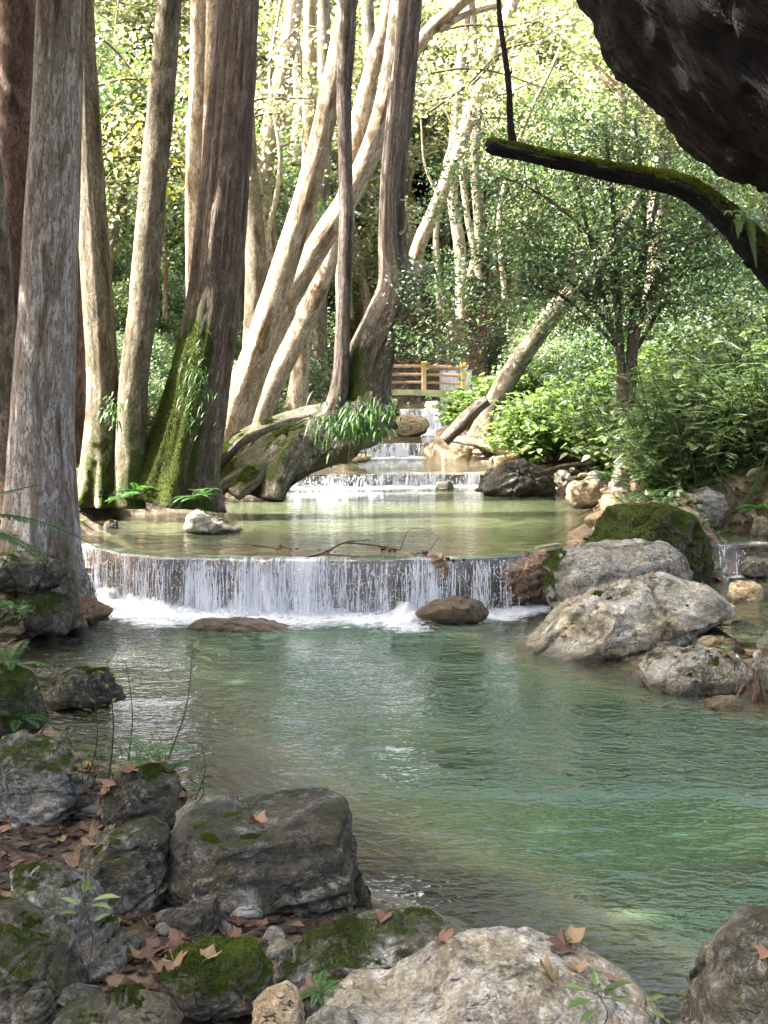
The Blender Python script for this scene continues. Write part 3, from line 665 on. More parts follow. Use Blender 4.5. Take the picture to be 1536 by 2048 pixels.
rock('low rounded boulder thickly covered in green moss', [(325, 1915), (380, 1890), (480, 1880), (520, 1885), (548, 1940), (540, 1985), (470, 2010), (370, 2000), (330, 1960)], 5.0, 0.30, 'rock_mid', 6, 4, 0.62, amp=0.06, tufts=16000, tsize=.009)
rock('flat knobbly rock with moss in its hollows beside the pale boulder', [(545, 1920), (600, 1885), (690, 1850), (780, 1835), (850, 1830), (900, 1850), (890, 1900), (780, 1960), (640, 1980), (560, 1960)], 5.3, 0.42, 'rock_grey', 6, 5, 0.42, amp=0.10, cuts=5, tufts=9000, tsize=.008)
rock('big smooth pale boulder in front of the pool at the bottom of the photo', [(630, 2010), (690, 1955), (760, 1962), (840, 1915), (900, 1885), (975, 1862), (1060, 1865), (1150, 1895), (1230, 1935), (1300, 1990), (1350, 2060), (1340, 2200), (1000, 2260), (700, 2240), (610, 2120)], 4.85, 0.60, 'rock_pale', 7, 6, 0.02, amp=0.045, cuts=6, block=0.7, tufts=0, wetz=0.0, stepa=.02, ncr=2)
rock('dark boulder in the bottom right corner beside the green water', [(1355, 2040), (1390, 1935), (1430, 1865), (1500, 1815), (1600, 1790), (1700, 1900), (1720, 2200), (1360, 2250)], 4.5, 0.45, 'rock_dark', 6, 7, 0.20, amp=0.05, cuts=8)
rock('long grey slab under dry leaves left of the mossy rock', [(20, 1740), (90, 1722), (160, 1730), (200, 1770), (235, 1840), (262, 1920), (240, 1970), (170, 1960), (110, 1880), (40, 1800)], 5.3, 0.34, 'rock_grey', 6, 8, 0.30, amp=0.05, cuts=7, tufts=3000, tsize=.008)
rock('smooth grey slab lying on the left edge below the dry leaves', [(-60, 1790), (40, 1800), (110, 1830), (150, 1880), (130, 1930), (20, 1950), (-80, 1940)], 4.95, 0.28, 'rock_mid', 5, 9, 0.28, amp=0.05, tufts=2000, tsize=.008)
rock('olive stained boulder in the bottom left corner', [(-60, 1850), (30, 1855), (90, 1880), (130, 1930), (160, 1985), (120, 2040), (-60, 2060)], 4.6, 0.30, 'rock_mid', 6, 10, 0.38, amp=0.05, tufts=3000, tsize=.008)
rock('flat slab with a mossy stripe at the bottom edge', [(112, 2010), (200, 1985), (280, 1975), (350, 2000), (370, 2040), (330, 2080), (120, 2090)], 4.35, 0.22, 'rock_mid', 5, 11, 0.24, amp=0.05, tufts=2500, tsize=.008)
rock('small rounded tan stone between the mossy rock and the pale boulder', [(498, 2010), (530, 1975), (575, 1962), (605, 1990), (610, 2050), (560, 2090), (500, 2070)], 4.5, 0.14, 'rock_tan', 5, 12, 0.08, amp=0.05)
rock('small greenish stone touching the pale boulder', [(600, 1990), (630, 1978), (650, 2000), (648, 2035), (610, 2040)], 4.6, 0.08, 'rock_mid', 4, 13, 0.5, amp=0.06)
rock('grey pointed stone at the bottom edge under the pale boulder', [(605, 2045), (650, 2012), (700, 2020), (722, 2060), (690, 2100), (610, 2100)], 4.25, 0.14, 'rock_grey', 5, 14, 0.05, amp=0.06)
rock('pale flat stone half buried at the bottom left', [(100, 1985), (150, 1970), (200, 1978), (210, 2000), (150, 2012)], 4.5, .12, 'rock_grey', 4, 15, 0.05, amp=.05)
rock('dark jagged rock at the bottom left corner edge', [(20, 2040), (60, 1970), (90, 1965), (112, 2010), (120, 2070), (20, 2090)], 4.35, .12, 'rock_dark', 5, 16, 0.15, amp=.08)
rock('grey boulder with moss streaks on the left bank above the leaves', [(0, 1480), (40, 1465), (110, 1485), (150, 1520), (172, 1580), (140, 1630), (30, 1640), (-20, 1600)], 7.5, 0.42, 'rock_grey', 6, 17, 0.34, amp=0.06, cuts=9, tufts=5000, tsize=.009)
rock('moss covered rock on the left edge above the grey boulder', [(-50, 1330), (20, 1325), (60, 1350), (85, 1400), (90, 1450), (60, 1480), (-50, 1490)], 9.3, 0.5, 'rock_dark', 5, 18, 0.62, amp=0.08, tufts=9000, tsize=.011)
rock('dark mossy stump-like rock standing in the water on the left', [(85, 1395), (120, 1345), (160, 1330), (215, 1338), (245, 1375), (256, 1400), (200, 1420), (110, 1418)], 10.7, 0.32, 'rock_dark', 5, 19, 0.38, wetz=0.0, amp=0.10, tufts=5000, tsize=.011)
rock('dark soil hummock holding the young plants at the pool edge', [(200, 1600), (240, 1545), (300, 1530), (350, 1545), (378, 1590), (370, 1640), (300, 1660), (210, 1650)], 7.35, 0.28, 'rock_dark', 5, 20, 0.30, amp=0.14, tufts=3000, tsize=.012, name='soil_hummock', cat='hummock')
rock('slate coloured slab jutting over the water below the first trunk', [(-50, 1108), (40, 1102), (110, 1118), (140, 1140), (138, 1168), (90, 1188), (0, 1180), (-60, 1170)], 13.6, 0.7, 'rock_dark', 6, 21, 0.20, amp=0.04, tufts=4000, tsize=.014)
rock('dark mossy rock under the overhanging slate slab', [(20, 1190), (90, 1182), (140, 1190), (160, 1225), (150, 1262), (40, 1268), (10, 1240)], 13.4, 0.6, 'rock_dark', 5, 22, 0.40, wetz=0.0, amp=0.07, tufts=5000, tsize=.014)
rock('low brown rock with tangled roots beside the foot of the waterfall', [(110, 1215), (150, 1180), (190, 1190), (225, 1222), (200, 1245), (130, 1262)], 14.3, 0.5, 'travertine', 5, 23, 0.1, wetz=0.05, amp=0.09)
rock('mossy yellowish rock at the left edge by the water', [(-50, 1200), (10, 1195), (35, 1225), (50, 1262), (20, 1282), (-50, 1285)], 12.9, 0.4, 'rock_tan', 5, 24, 0.48, wetz=0.0, amp=0.07, tufts=3000, tsize=.013)
rock('pale wedge-shaped stone lying in the upper pool', [(358, 1058), (375, 1030), (395, 1016), (425, 1030), (465, 1048), (488, 1060), (440, 1072), (370, 1070)], 18.3, 0.42, 'rock_pale', 5, 25, 0.28, wetz=0.68, amp=0.04, cuts=8, tufts=1500, tsize=.012)
rock('flat wet rock in the foam left of centre', [(372, 1252), (400, 1237), (470, 1233), (530, 1240), (596, 1260), (500, 1270), (390, 1268)], 14.35, 0.42, 'travertine', 5, 26, 0.02, wetz=0.12, amp=0.04)
rock('wet rounded rock splashed by the fall right of centre', [(825, 1222), (860, 1200), (920, 1190), (960, 1200), (985, 1228), (970, 1245), (840, 1243)], 14.75, 0.35, 'travertine', 5, 27, 0.0, wetz=0.25, amp=0.04)
rock('tiny wet stone just breaking the surface below the fall', [(845, 1260), (865, 1251), (890, 1258), (880, 1267), (850, 1268)], 14.2, 0.1, 'travertine', 4, 28, 0.0, wetz=0.2, amp=0.04)
rock('small moss-covered rock at the right heel of the large dark boulder', [(688, 1800), (700, 1765), (722, 1745), (740, 1790), (750, 1830), (720, 1850), (688, 1845)], 6.2, .14, 'rock_dark', 5, 41, .6, tufts=4000, tsize=.008)
# right bank
rock('pale block boulder with a mossy left end at the edge of the fall', [(1085, 1130), (1110, 1098), (1180, 1085), (1290, 1078), (1345, 1085), (1372, 1120), (1380, 1160), (1370, 1200), (1250, 1235), (1110, 1230), (1088, 1190)], 15.1, 0.75, 'rock_grey', 6, 29, 0.10, amp=0.035, cuts=8, block=.5, wetz=0.0, tufts=7000, tsize=.014,
     mfun=lambda V, N, m: m + 0.75 * sstep((2.45 - V[:, 0]) / 0.35))
rock('rounded boulder draped in bright green moss behind the pale block', [(1165, 1095), (1190, 1040), (1245, 1008), (1315, 1000), (1365, 1020), (1410, 1075), (1432, 1130), (1425, 1190), (1250, 1205), (1170, 1160)], 16.2, 0.95, 'rock_dark', 6, 30, 0.68, amp=0.07, tufts=26000, tsize=.018, mossdir=(0, -.3, 1))
rock('large sloping pale boulder strewn with leaves beside the pool', [(1012, 1300), (1060, 1268), (1110, 1215), (1180, 1178), (1260, 1158), (1330, 1150), (1400, 1165), (1450, 1195), (1462, 1215), (1400, 1260), (1300, 1295), (1200, 1318), (1110, 1330), (1030, 1312)], 13.3, 1.05, 'rock_pale', 7, 31, 0.10, wetz=-0.02, amp=0.06, cuts=7, block=.75, tufts=7000, tsize=.013, tilt=0.10)
rock('squarish boulder with leaves on top at the right edge of the water', [(1275, 1350), (1290, 1310), (1320, 1295), (1400, 1290), (1470, 1305), (1505, 1335), (1500, 1380), (1420, 1400), (1300, 1392)], 11.5, 0.55, 'rock_pale', 6, 32, 0.22, wetz=0.02, amp=0.05, cuts=8, block=.6, tufts=5000, tsize=.012)
rock('smooth blue grey boulder cut off by the right edge', [(1508, 1330), (1515, 1275), (1560, 1240), (1640, 1260), (1660, 1380), (1560, 1410), (1515, 1385)], 11.0, 0.4, 'rock_grey', 5, 33, 0.05, amp=0.04)
brock('small tan stone just above the water on the right', 1403, 1390, 1490, 1425, 10.6, seed=34, mat='rock_tan', moss=.2, wetz=0.03, sub=4)
rock('dark grey domed boulder at the far side of the upper pool', [(945, 985), (965, 945), (1000, 920), (1050, 913), (1085, 930), (1110, 965), (1112, 1000), (1000, 1005)], 25.3, 0.8, 'rock_dark', 6, 35, 0.16, wetz=0.70, amp=0.05, cuts=9, tufts=4000, tsize=.018)
brock('tan stone at the waterline below the fern bank', 1130, 955, 1205, 1022, 22.3, seed=36, mat='rock_tan', moss=.12, wetz=0.72)
rock('upright pale grey rock with white lichen on the fern bank', [(1375, 1000), (1385, 978), (1415, 972), (1445, 985), (1455, 1020), (1440, 1065), (1390, 1065)], 18.2, 0.35, 'rock_grey', 5, 37, 0.08, amp=.06, cuts=9)
brock('small dark stone splitting the second waterfall', 868, 960, 908, 990, 26.7, seed=38, mat='rock_dark', moss=.1, wetz=.75)
brock('tan boulder left of the fourth waterfall', 775, 826, 862, 875, 40.5, seed=39, mat='rock_tan', moss=.05)
brock('small pale stone under the tip of the mossy root', 690, 908, 745, 926, 31.5, seed=40, mat='rock_tan', moss=0)
rock('rounded brown travertine lump under the left end of the nearest fall', [(150, 1120), (175, 1100), (240, 1098), (300, 1112), (330, 1140), (322, 1190), (270, 1205), (180, 1185)], 16.75, .42, 'travertine', 6, 42, 0, wetz=.3, amp=.12, stepa=.08)
rock('bare brown rock shoulder at the right end of the nearest fall', [(985, 1150), (1000, 1112), (1045, 1100), (1095, 1098), (1110, 1150), (1100, 1225), (1010, 1228)], 15.85, .5, 'travertine', 6, 43, .05, wetz=.1, amp=.12, stepa=.08)
rock('brown knob of rock showing through the middle of the nearest fall', [(835, 1130), (850, 1108), (885, 1105), (905, 1125), (900, 1180), (850, 1190)], 15.35, .22, 'travertine', 5, 44, 0, wetz=.3, amp=.12, stepa=.08)
_far = [('sunlit rock beside the third waterfall', 838, 880, 905, 925, 34.2, 'rock_tan'), ('long sunlit stone at the water edge below the leaning tree', 880, 895, 960, 926, 33.4, 'rock_tan'),
        ('pale stone under the bleached log', 950, 885, 1010, 915, 33.8, 'rock_pale'), ('tan stone right of the bleached log', 1000, 870, 1055, 905, 34.5, 'rock_tan'),
        ('sunlit flat stone at the foot of the leaning tree', 950, 868, 1040, 890, 36.0, 'rock_pale'), ('grey stone on the far bank beneath the bright plants', 1060, 880, 1120, 915, 31.0, 'rock_grey'),
        ('dark stone in shade on the far bank', 1155, 872, 1230, 930, 27.5, 'rock_dark'), ('dark stone above the tan stone at the waterline', 1105, 930, 1165, 975, 26.0, 'rock_dark'),
        ('grey stone half hidden by ferns', 1165, 940, 1225, 985, 24.0, 'rock_grey'), ('sunlit cream rock below the shrub stems', 1222, 925, 1262, 1000, 22.0, 'rock_pale'),
        ('tan rock below the sunlit cream one', 1195, 985, 1265, 1025, 20.6, 'rock_tan'), ('rounded brown stone beside the side cascade', 1450, 1088, 1518, 1132, 17.0, 'travertine'),
        ('wet rounded boulder right of the side cascade', 1478, 1108, 1560, 1150, 16.4, 'rock_mid'), ('smooth brown rock at the top of the side cascade', 1385, 1080, 1450, 1135, 17.4, 'travertine'),
        ('mossy stone at the right edge above the side cascade', 1500, 1030, 1570, 1085, 17.4, 'rock_dark'), ('brown stone between side pool and right edge', 1490, 1165, 1560, 1205, 15.2, 'rock_mid'),
        ('olive stone in front of the side pool', 1450, 1160, 1530, 1200, 14.6, 'rock_tan'), ('small stone right of the sloping pale boulder', 1455, 1240, 1520, 1290, 13.0, 'rock_dark'),
        ('flat tan slab above the squarish boulder', 1390, 1270, 1475, 1300, 12.6, 'rock_tan'), ('grey pebble-like rock behind the squarish boulder', 1330, 1262, 1400, 1290, 12.8, 'rock_grey'),
        ('reddish brown stone on the right edge in the leaves', 1500, 985, 1560, 1035, 18.6, 'rock_tan'), ('dark rock in the shade of the fern bank', 1270, 900, 1380, 960, 21.0, 'rock_dark'),
        ('pale flat rock behind the lichen rock', 1440, 1000, 1510, 1040, 19.2, 'rock_grey'), ('small round stone between trunk and pool on the left bank', 205, 1040, 240, 1062, 18.9, 'rock_dark'),
        ('sunlit stone beyond the mossy trunk', 300, 780, 345, 812, 34.0, 'rock_pale'), ('grey stone on the left slope between the trunks', 140, 905, 178, 950, 24.0, 'rock_grey'),
        ('dark stone below the bridge on the right', 925, 805, 980, 840, 44.5, 'rock_dark'), ('white stone in the water under the bridge', 848, 800, 882, 820, 46.5, 'rock_pale')]
for i, (lb, a, b_, c, d_, Y, mt) in enumerate(_far):
    brock(lb, a, b_, c, d_ + 8, Y, seed=60 + i, mat=mt, moss=.16 if mt != 'rock_pale' else .04, tufts=600 if mt == 'rock_dark' else 0, tsize=.02)
# small rubble stones as individuals
rsR = RS(5)
def scatter_stones(n, region, label, group, mats, sz, seed, lev=None):
    protos = []
    for k in range(5):
        D, Fc = ico(3); p = D.copy(); rs = RS(seed + k)
        for _ in range(7):
            nn = rs.normal(size=3); nn /= np.linalg.norm(nn); s = p @ nn - rs.uniform(.6, .85); p = p - np.maximum(s, 0)[:, None] * nn
        p = p * np.array([1, rs.uniform(.7, 1), rs.uniform(.45, .75)]); p += vnormals(p, Fc) * (fbm(p * 2, 3, k) * .08)[:, None]
        me = mk('stone', p, Fc, M[mats[k % len(mats)]], attrs={'moss': np.clip(0.15 + .35 * p[:, 2], 0, 1), 'wet': np.zeros(len(p))}, local=True)
        meta(me, label, 'stone', group); protos.append(me)
    rs = RS(seed); used = set(); k = 0; tries = 0
    while k < n and tries < n * 30:
        tries += 1
        x, Y = region(rs); 
        z = float(terrain(np.array(x), np.array(Y)))
        j = rs.randint(5); s = rs.uniform(*sz) * (1 if rs.rand() > .15 else 1.6)
        o = protos[j] if j not in used else dup(protos[j], (0, 0, 0)); used.add(j)
        o.location = (x, Y, z + s * .12); o.rotation_euler = (rs.uniform(-.3, .3), rs.uniform(-.3, .3), rs.uniform(0, 6.3)); o.scale = (s,) * 3
        k += 1
    for j in range(5):
        if j not in used: bpy.data.objects.remove(protos[j])
def reg_nearleft(rs):
    Y = rs.uniform(4.2, 9.0); L = float(np.interp(Y, SY, SL)); return max(L - abs(rs.normal()) * 1.1 - .05, -2.2 - .25 * (Y - 4)), Y
scatter_stones(130, reg_nearleft, 'small grey stone among the dry leaves of the left bank', 'small stones among the leaves of the near bank', ['rock_grey', 'rock_mid', 'rock_dark'], (.025, .10), 300)
def reg_right(rs):
    Y = rs.uniform(11.2, 26); R = float(np.interp(Y, RY, SR)); return R + abs(rs.normal()) * .8 + .02, Y
scatter_stones(110, reg_right, 'small stone on the right bank beside the stream', 'small stones along the right bank', ['rock_tan', 'rock_mid', 'rock_grey'], (.06, .2), 320)
def reg_far(rs):
    Y = rs.uniform(27.5, 46); R = float(np.interp(Y, RY, SR)); L = float(np.interp(Y, SY, SL))
    return (R + abs(rs.normal()) * .6 if rs.rand() < .65 else L - abs(rs.normal()) * .5), Y
scatter_stones(80, reg_far, 'sunlit tan stone on the far banks below the bridge', 'sunlit stones along the far banks', ['rock_tan', 'rock_pale'], (.1, .35), 340)

# ------------------------------------------------------------------ tubes, trunks
def catmull(P_, n):
    P_ = np.asarray(P_, float); m = len(P_)
    Q = np.vstack([2 * P_[0] - P_[1], P_, 2 * P_[-1] - P_[-2]]); t = np.linspace(0, m - 1, n); i = np.minimum(t.astype(int), m - 2); f = (t - i)[:, None]
    a, b, c, d = Q[i], Q[i + 1], Q[i + 2], Q[i + 3]
    return 0.5 * ((2 * b) + (-a + c) * f + (2 * a - 5 * b + 4 * c - d) * f ** 2 + (-a + 3 * b - 3 * c + d) * f ** 3)
def tube(pts, rad, seg=20, step=None, amp=0.0, ns=2.0, flare=0.0, fL=0.5, lobes=5, seed=0, ribs=0.0):
    pts = np.asarray(pts, float); rad = np.asarray(rad, float)
    L = np.linalg.norm(np.diff(pts, axis=0), axis=1).sum()
    step = step or max(rad.mean() * .45, L / 400); n = int(np.clip(L / step, len(pts) * 2, 420))
    C = catmull(np.hstack([pts, rad[:, None]]), n); R = np.maximum(C[:, 3], 1e-4); C = C[:, :3]
    T = np.gradient(C, axis=0); T /= np.linalg.norm(T, axis=1, keepdims=True)
    s = np.concatenate([[0], np.cumsum(np.linalg.norm(np.diff(C, axis=0), axis=1))])
    U = np.zeros_like(C); u = np.cross(T[0], [0.3, 1, 0.1]); u /= np.linalg.norm(u)
    for i in range(n):
        u = u - T[i] * (u @ T[i]); u /= np.linalg.norm(u); U[i] = u
    Vv = np.cross(T, U); th = np.linspace(0, 2 * np.pi, seg, endpoint=False)
    c, sn = np.cos(th), np.sin(th)
    R0 = rad.max()
    S = np.repeat(s[:, None], seg, 1); TH = np.repeat(th[None], n, 0)
    nzp = np.stack([np.cos(TH) * 1.2, np.sin(TH) * 1.2, S / (R0 * 2.2)], -1)
    k = 1 + amp * fbm(nzp * ns, 4, seed) + amp * .5 * fbm(nzp * np.array([3.5, 3.5, .8]) * ns, 3, seed + 2)
    if ribs: k += ribs * fbm(np.stack([np.cos(TH) * 2.2, np.sin(TH) * 2.2, S / (R0 * 9)], -1), 3, seed + 4, True)
    if flare: 
        ph = seed * 1.7; lo = (0.5 + 0.5 * np.cos(lobes * TH + ph + 0.8 * np.sin(TH * 2 + ph))) ** 1.4
        k += flare * np.exp(-S / fL) * (0.25 + lo)
    RR = R[:, None] * k
    V = C[:, None] + RR[..., None] * (U[:, None] * c[None, :, None] + Vv[:, None] * sn[None, :, None])
    bk = np.stack([np.cos(TH) * R0, np.sin(TH) * R0, S], -1).reshape(-1, 3)
    V = V.reshape(-1, 3); idx = np.arange(n * seg).reshape(n, seg); nx_ = np.roll(idx, -1, 1)
    Fq = np.stack([idx[:-1], nx_[:-1], nx_[1:], idx[1:]], -1).reshape(-1, 4)
    V = np.vstack([V, C[0], C[-1]]); bk = np.vstack([bk, [0, 0, 0], [0, 0, s[-1]]])
    a, b = n * seg, n * seg + 1
    caps = np.vstack([np.stack([nx_[0], idx[0], np.full(seg, a)], -1), np.stack([idx[-1], nx_[-1], np.full(seg, b)], -1)])
    return V, [Fq, caps], bk
def path(pl):
    """list of (px, py, width_px, Y)"""
    return np.array([P(a, b, Y) for a, b, w, Y in pl]), np.array([w * Y / F_PX / 2 for a, b, w, Y in pl])

# ---- foliage
def clumps(rs, nc, R, shell=0.55):
    d = rs.normal(size=(nc, 3)); d /= np.linalg.norm(d, axis=1, keepdims=True)
    r = (shell ** 3 + (1 - shell ** 3) * rs.rand(nc)) ** (1 / 3.)
    return d * r[:, None] * np.array(R)
def leaf_cloud(rs, centers, per, cr, size, aspect=0.7, up=0.5, flat=0.55, hexa=False, tintamp=0.28):
    n = len(centers) * per; c = np.repeat(centers, per, 0)
    off = rs.normal(size=(n, 3)) * np.array([1, 1, flat]) * cr * .55
    c = c + off; A, B, N = rand_frames(n, rs, up)
    A[:, 2] -= 0.35; A /= np.linalg.norm(A, axis=1, keepdims=True); B = np.cross(N, A); B /= np.linalg.norm(B, axis=1, keepdims=True)
    L = size * rs.uniform(.6, 1.3, n)
    tc = np.repeat(rs.rand(len(centers)), per)
    t = np.clip(0.5 + (tc - .5) * 2 * tintamp + rs.normal(size=n) * .16, 0, 1)
    if not hexa:
        V, F = kites(c, A, B, L, L * aspect, .15); return V, F, np.repeat(t, 4)
    L = L[:, None]; Wd = L * aspect; N = np.cross(A, B)
    V = np.stack([c - A * L * .5, c - A * L * .28 + B * Wd * .46 + N * Wd * .12, c + A * L * .12 + B * Wd * .42 + N * Wd * .12, c + A * L * .55 - N * L * .06,
                  c + A * L * .12 - B * Wd * .42 + N * Wd * .12, c - A * L * .28 - B * Wd * .46 + N * Wd * .12], 1).reshape(-1, 3)
    i = np.arange(n)[:, None] * 6
    F = np.concatenate([i + np.array([0, 1, 2, 3]), i + np.array([0, 3, 4, 5])])
    return V, F, np.repeat(t, 6)
def trunk_obj(name, parent, tubes, mat, mossf=None, extra=None):
    a = Acc()
    for (V, F, bk) in tubes:
        N = vnormals(V, F)
        mo = mossf(V, N) if mossf else np.zeros(len(V))
        a.add(V, F, bk=bk, moss=np.clip(mo, 0, 1), wet=np.zeros(len(V)))
    return a.build(name, M[mat], parent)
def canopy(parent, center, R, nc, per, size, mat='leaf_sun', seed=0, cr=0.9):
    rs = RS(seed); c = clumps(rs, nc, R, .3) + np.array(center)
    V, F, t = leaf_cloud(rs, c, per, cr, size)
    mk('crown', V, F, M[mat], parent, attrs={'tint': t}, smooth=False)
def limbs_to(rs, start, r0, targets, wob=.35):
    out = []
    for tg in targets:
        d = tg - start; mid = start + d * .5 + rs.normal(size=3) * wob * np.linalg.norm(d) * .2 + np.array([0, 0, .12 * np.linalg.norm(d)])
        out.append(tube([start, mid, tg], [r0, r0 * .6, r0 * .18], 7, amp=.05, seed=int(rs.randint(999))))
    return out
def big_tree(label, paths, mat, seed, mossf=None, crown=None, flare=.35, fL=.45, amp=.05, ribs=.03, name='sycamore_tree', cat='tree', segs=44, group=None, lobes=5, step=None, tuft=0):
    base = path(paths[0])[0][0]
    t = thing(name, label, cat, tuple(base), group)
    tb = []
    for i, pl in enumerate(paths):
        p, r = path(pl)
        tb.append(tube(p, r, segs if i == 0 else max(14, segs // 2), amp=amp, flare=flare if i == 0 else 0, fL=fL, seed=seed + i, ribs=ribs, lobes=lobes, step=step if i == 0 else None))
    rs = RS(seed)
    if crown:
        C, R, nc, per, sz = crown[:5]
        top = path(paths[0])[0][-1]; rt = path(paths[0])[1][-1]
        cc = clumps(rs, 7, np.array(R) * .8, .5) + np.array(C)
        tb += limbs_to(rs, top, rt * .8, cc)
    trunk_obj('trunk', t, tb, mat, mossf)
    if tuft:
        moss_tufts(tb[0][0], tb[0][1], mossf(tb[0][0], vnormals(tb[0][0], tb[0][1])), t, tuft, .02, seed, .62)
    if crown: canopy(t, C, R, nc, per, sz, crown[5] if len(crown) > 5 else 'leaf_sun', seed)
    return t
def moss_side(dirv, z0, z1, k=0.75, bias=0.0, seed=1):
    d = np.array(dirv, float); d /= np.linalg.norm(d)
    def f(V, N):
        return k * np.clip(N @ d * .8 + .35, 0, 1) * sstep((z1 - V[:, 2]) / (z1 - z0)) + bias + .28 * fbm(V * 2.3, 4, seed) * sstep((z1 - V[:, 2]) / (z1 - z0) + .3)
    return f

# left foreground giants (crowns stand above the picture and shade the stream)
big_tree('darkest red-brown trunk at the left edge behind the big grey trunk', [[(15, 1040, 90, 17.5), (20, 860, 84, 17.5), (28, 500, 78, 17.6), (34, 100, 76, 17.8), (36, -300, 74, 18), (38, -700, 66, 18)]], 'bark_red', 201, moss_side((1, 0, 0), 1, 4, .4), ((-9.0, 17, 16.5), (4.5, 4, 3), 50, 65, .2), flare=.2)
big_tree('slender smooth trunk rising past the left edge of the photo', [[(12, 960, 44, 15.2), (12, 800, 42, 15.2), (8, 600, 38, 15.2), (-6, 400, 34, 15.3), (-30, 150, 30, 15.4), (-50, -300, 26, 15.6)]], 'bark_tan', 202, None, None, flare=.1, segs=24)
big_tree('massive grey trunk with peeling bark, nearest on the left', [[(70, 1230, 215, 14.3), (78, 1120, 160, 14.3), (82, 1000, 142, 14.3), (84, 850, 124, 14.3), (94, 650, 112, 14.3), (102, 450, 104, 14.3), (114, 200, 95, 14.3), (121, 0, 90, 14.3), (128, -250, 84, 14.4), (135, -650, 74, 14.6)]], 'bark_grey', 203,
         lambda V, N: .55 * sstep((1.7 - V[:, 2]) / 1.3) + .3 * fbm(V * 2, 4, 9) * sstep((2.4 - V[:, 2]) / 1.6), ((-6.0, 13.5, 13.0), (6.2, 5.5, 3.4), 190, 75, .2), flare=.30, fL=.55, amp=.035, segs=96, lobes=7)
big_tree('two-stemmed trunk splitting low into a narrow V on the left bank', [
    [(205, 1010, 90, 20.5), (205, 900, 76, 20.5), (206, 760, 62, 20.6), (196, 600, 60, 20.6), (184, 420, 56, 20.7), (172, 200, 50, 20.8), (162, 0, 46, 20.9), (150, -400, 40, 21)],
    [(258, 1015, 66, 20.3), (262, 900, 60, 20.3), (268, 760, 55, 20.3), (285, 620, 55, 20.4), (296, 480, 54, 20.4), (316, 260, 52, 20.5), (334, 60, 48, 20.5), (348, -150, 44, 20.6), (370, -500, 36, 20.7)]],
    'bark_tan', 204, moss_side((.9, -1, 0), .9, 3.8, .9, 0, 3), ((-6.5, 20.5, 17.5), (4.0, 4.0, 3.0), 22, 60, .2), flare=.55, fL=.40, segs=80, lobes=9, ribs=.06, tuft=7000)
big_tree('broad mossy trunk with small ferns at the left edge of the pool', [
    [(350, 1005, 160, 20.6), (362, 930, 142, 20.6), (385, 830, 126, 20.6), (412, 700, 108, 20.6), (432, 560, 98, 20.7), (448, 400, 92, 20.7), (464, 200, 84, 20.8), (476, 0, 76, 20.9), (486, -250, 70, 21), (500, -600, 60, 21.2)]],
    'bark_brown', 205, moss_side((-.75, -.8, .2), 1.9, 6.6, 1.15, 0.0, 4), ((-2.5, 21.5, 17.2), (4.2, 4, 3.0), 50, 60, .2), flare=.28, fL=.5, segs=110, amp=.07, ribs=.09, tuft=26000)
big_tree('pale twin trunk half hidden behind the mossy one', [
    [(400, 900, 56, 24), (398, 600, 50, 24), (394, 350, 46, 24), (402, 100, 42, 24), (404, -300, 38, 24)], [(412, 420, 26, 23.6), (420, 200, 24, 23.6), (424, 0, 22, 23.6), (428, -300, 20, 23.6)]],
    'bark_pale', 206, None, ((-5, 25, 17), (4, 4, 3), 40, 60, .2), segs=32)
big_tree('trunk with reddish flaking bark seen just left of the mossy trunk base', [[(140, 980, 60, 23.5), (146, 700, 48, 23.5), (150, 400, 44, 23.5), (156, 100, 40, 23.5), (160, -300, 36, 23.5)]], 'bark_red', 207, moss_side((1, -1, 0), 1, 5, .4), None, segs=28)
# leaning sycamores
big_tree('thick leaning trunk sweeping up to the right, leftmost of the leaning group', [[(445, 900, 66, 26), (475, 800, 60, 26), (515, 700, 56, 26), (560, 560, 52, 26), (610, 400, 47, 26.1), (648, 250, 43, 26.2), (676, 110, 40, 26.3), (705, -50, 38, 26.5), (770, -500, 34, 27)]],
         'bark_pale', 210, moss_side((-.2, -1, 0), 1.2, 3.5, .5), ((1.0, 27, 16.5), (3.8, 4, 3), 34, 60, .2), segs=56, flare=.15)
big_tree('second leaning trunk with dark ridged underside behind the vertical stem', [[(455, 905, 60, 27.2), (492, 790, 54, 27.2), (535, 680, 50, 27.2), (590, 570, 48, 27.2), (650, 470, 46, 27.2), (705, 380, 44, 27.2), (750, 280, 42, 27.2), (778, 170, 40, 27.2), (796, 40, 38, 27.2), (815, -150, 36, 27.4), (860, -500, 30, 28)],
    [(690, 400, 30, 27.2), (700, 330, 32, 27.4), (722, 220, 32, 27.7), (752, 110, 31, 28), (778, 0, 30, 28.2), (800, -300, 26, 28.5)]],
         'bark_pale', 211, moss_side((-.8, -.3, .6), 1.5, 7, .28), None, segs=52, flare=.1)
big_tree('cream leaning trunk with flaking bark, third of the leaning group', [[(498, 890, 52, 28.5), (535, 790, 46, 28.5), (590, 680, 42, 28.5), (640, 570, 38, 28.6), (680, 440, 34, 28.8), (705, 330, 30, 29), (735, 200, 28, 29.4)]],
         'bark_pale', 212, moss_side((.6, -.6, 0), 1.5, 4.5, .3), None, segs=40)
big_tree('short pale upright trunk left of the bridge railing', [[(592, 830, 42, 33), (600, 740, 36, 33), (608, 620, 32, 33), (612, 480, 30, 33), (618, 300, 28, 33), (620, 60, 26, 33), (620, -200, 24, 33)]], 'bark_pale', 213, None, None, segs=28)
big_tree('stout tan trunk behind the leaning group on its left', [[(500, 860, 50, 31), (508, 700, 46, 31), (512, 520, 42, 31), (500, 380, 38, 31), (490, 200, 34, 31), (485, -100, 30, 31)]], 'bark_tan', 214, None, None, segs=28)
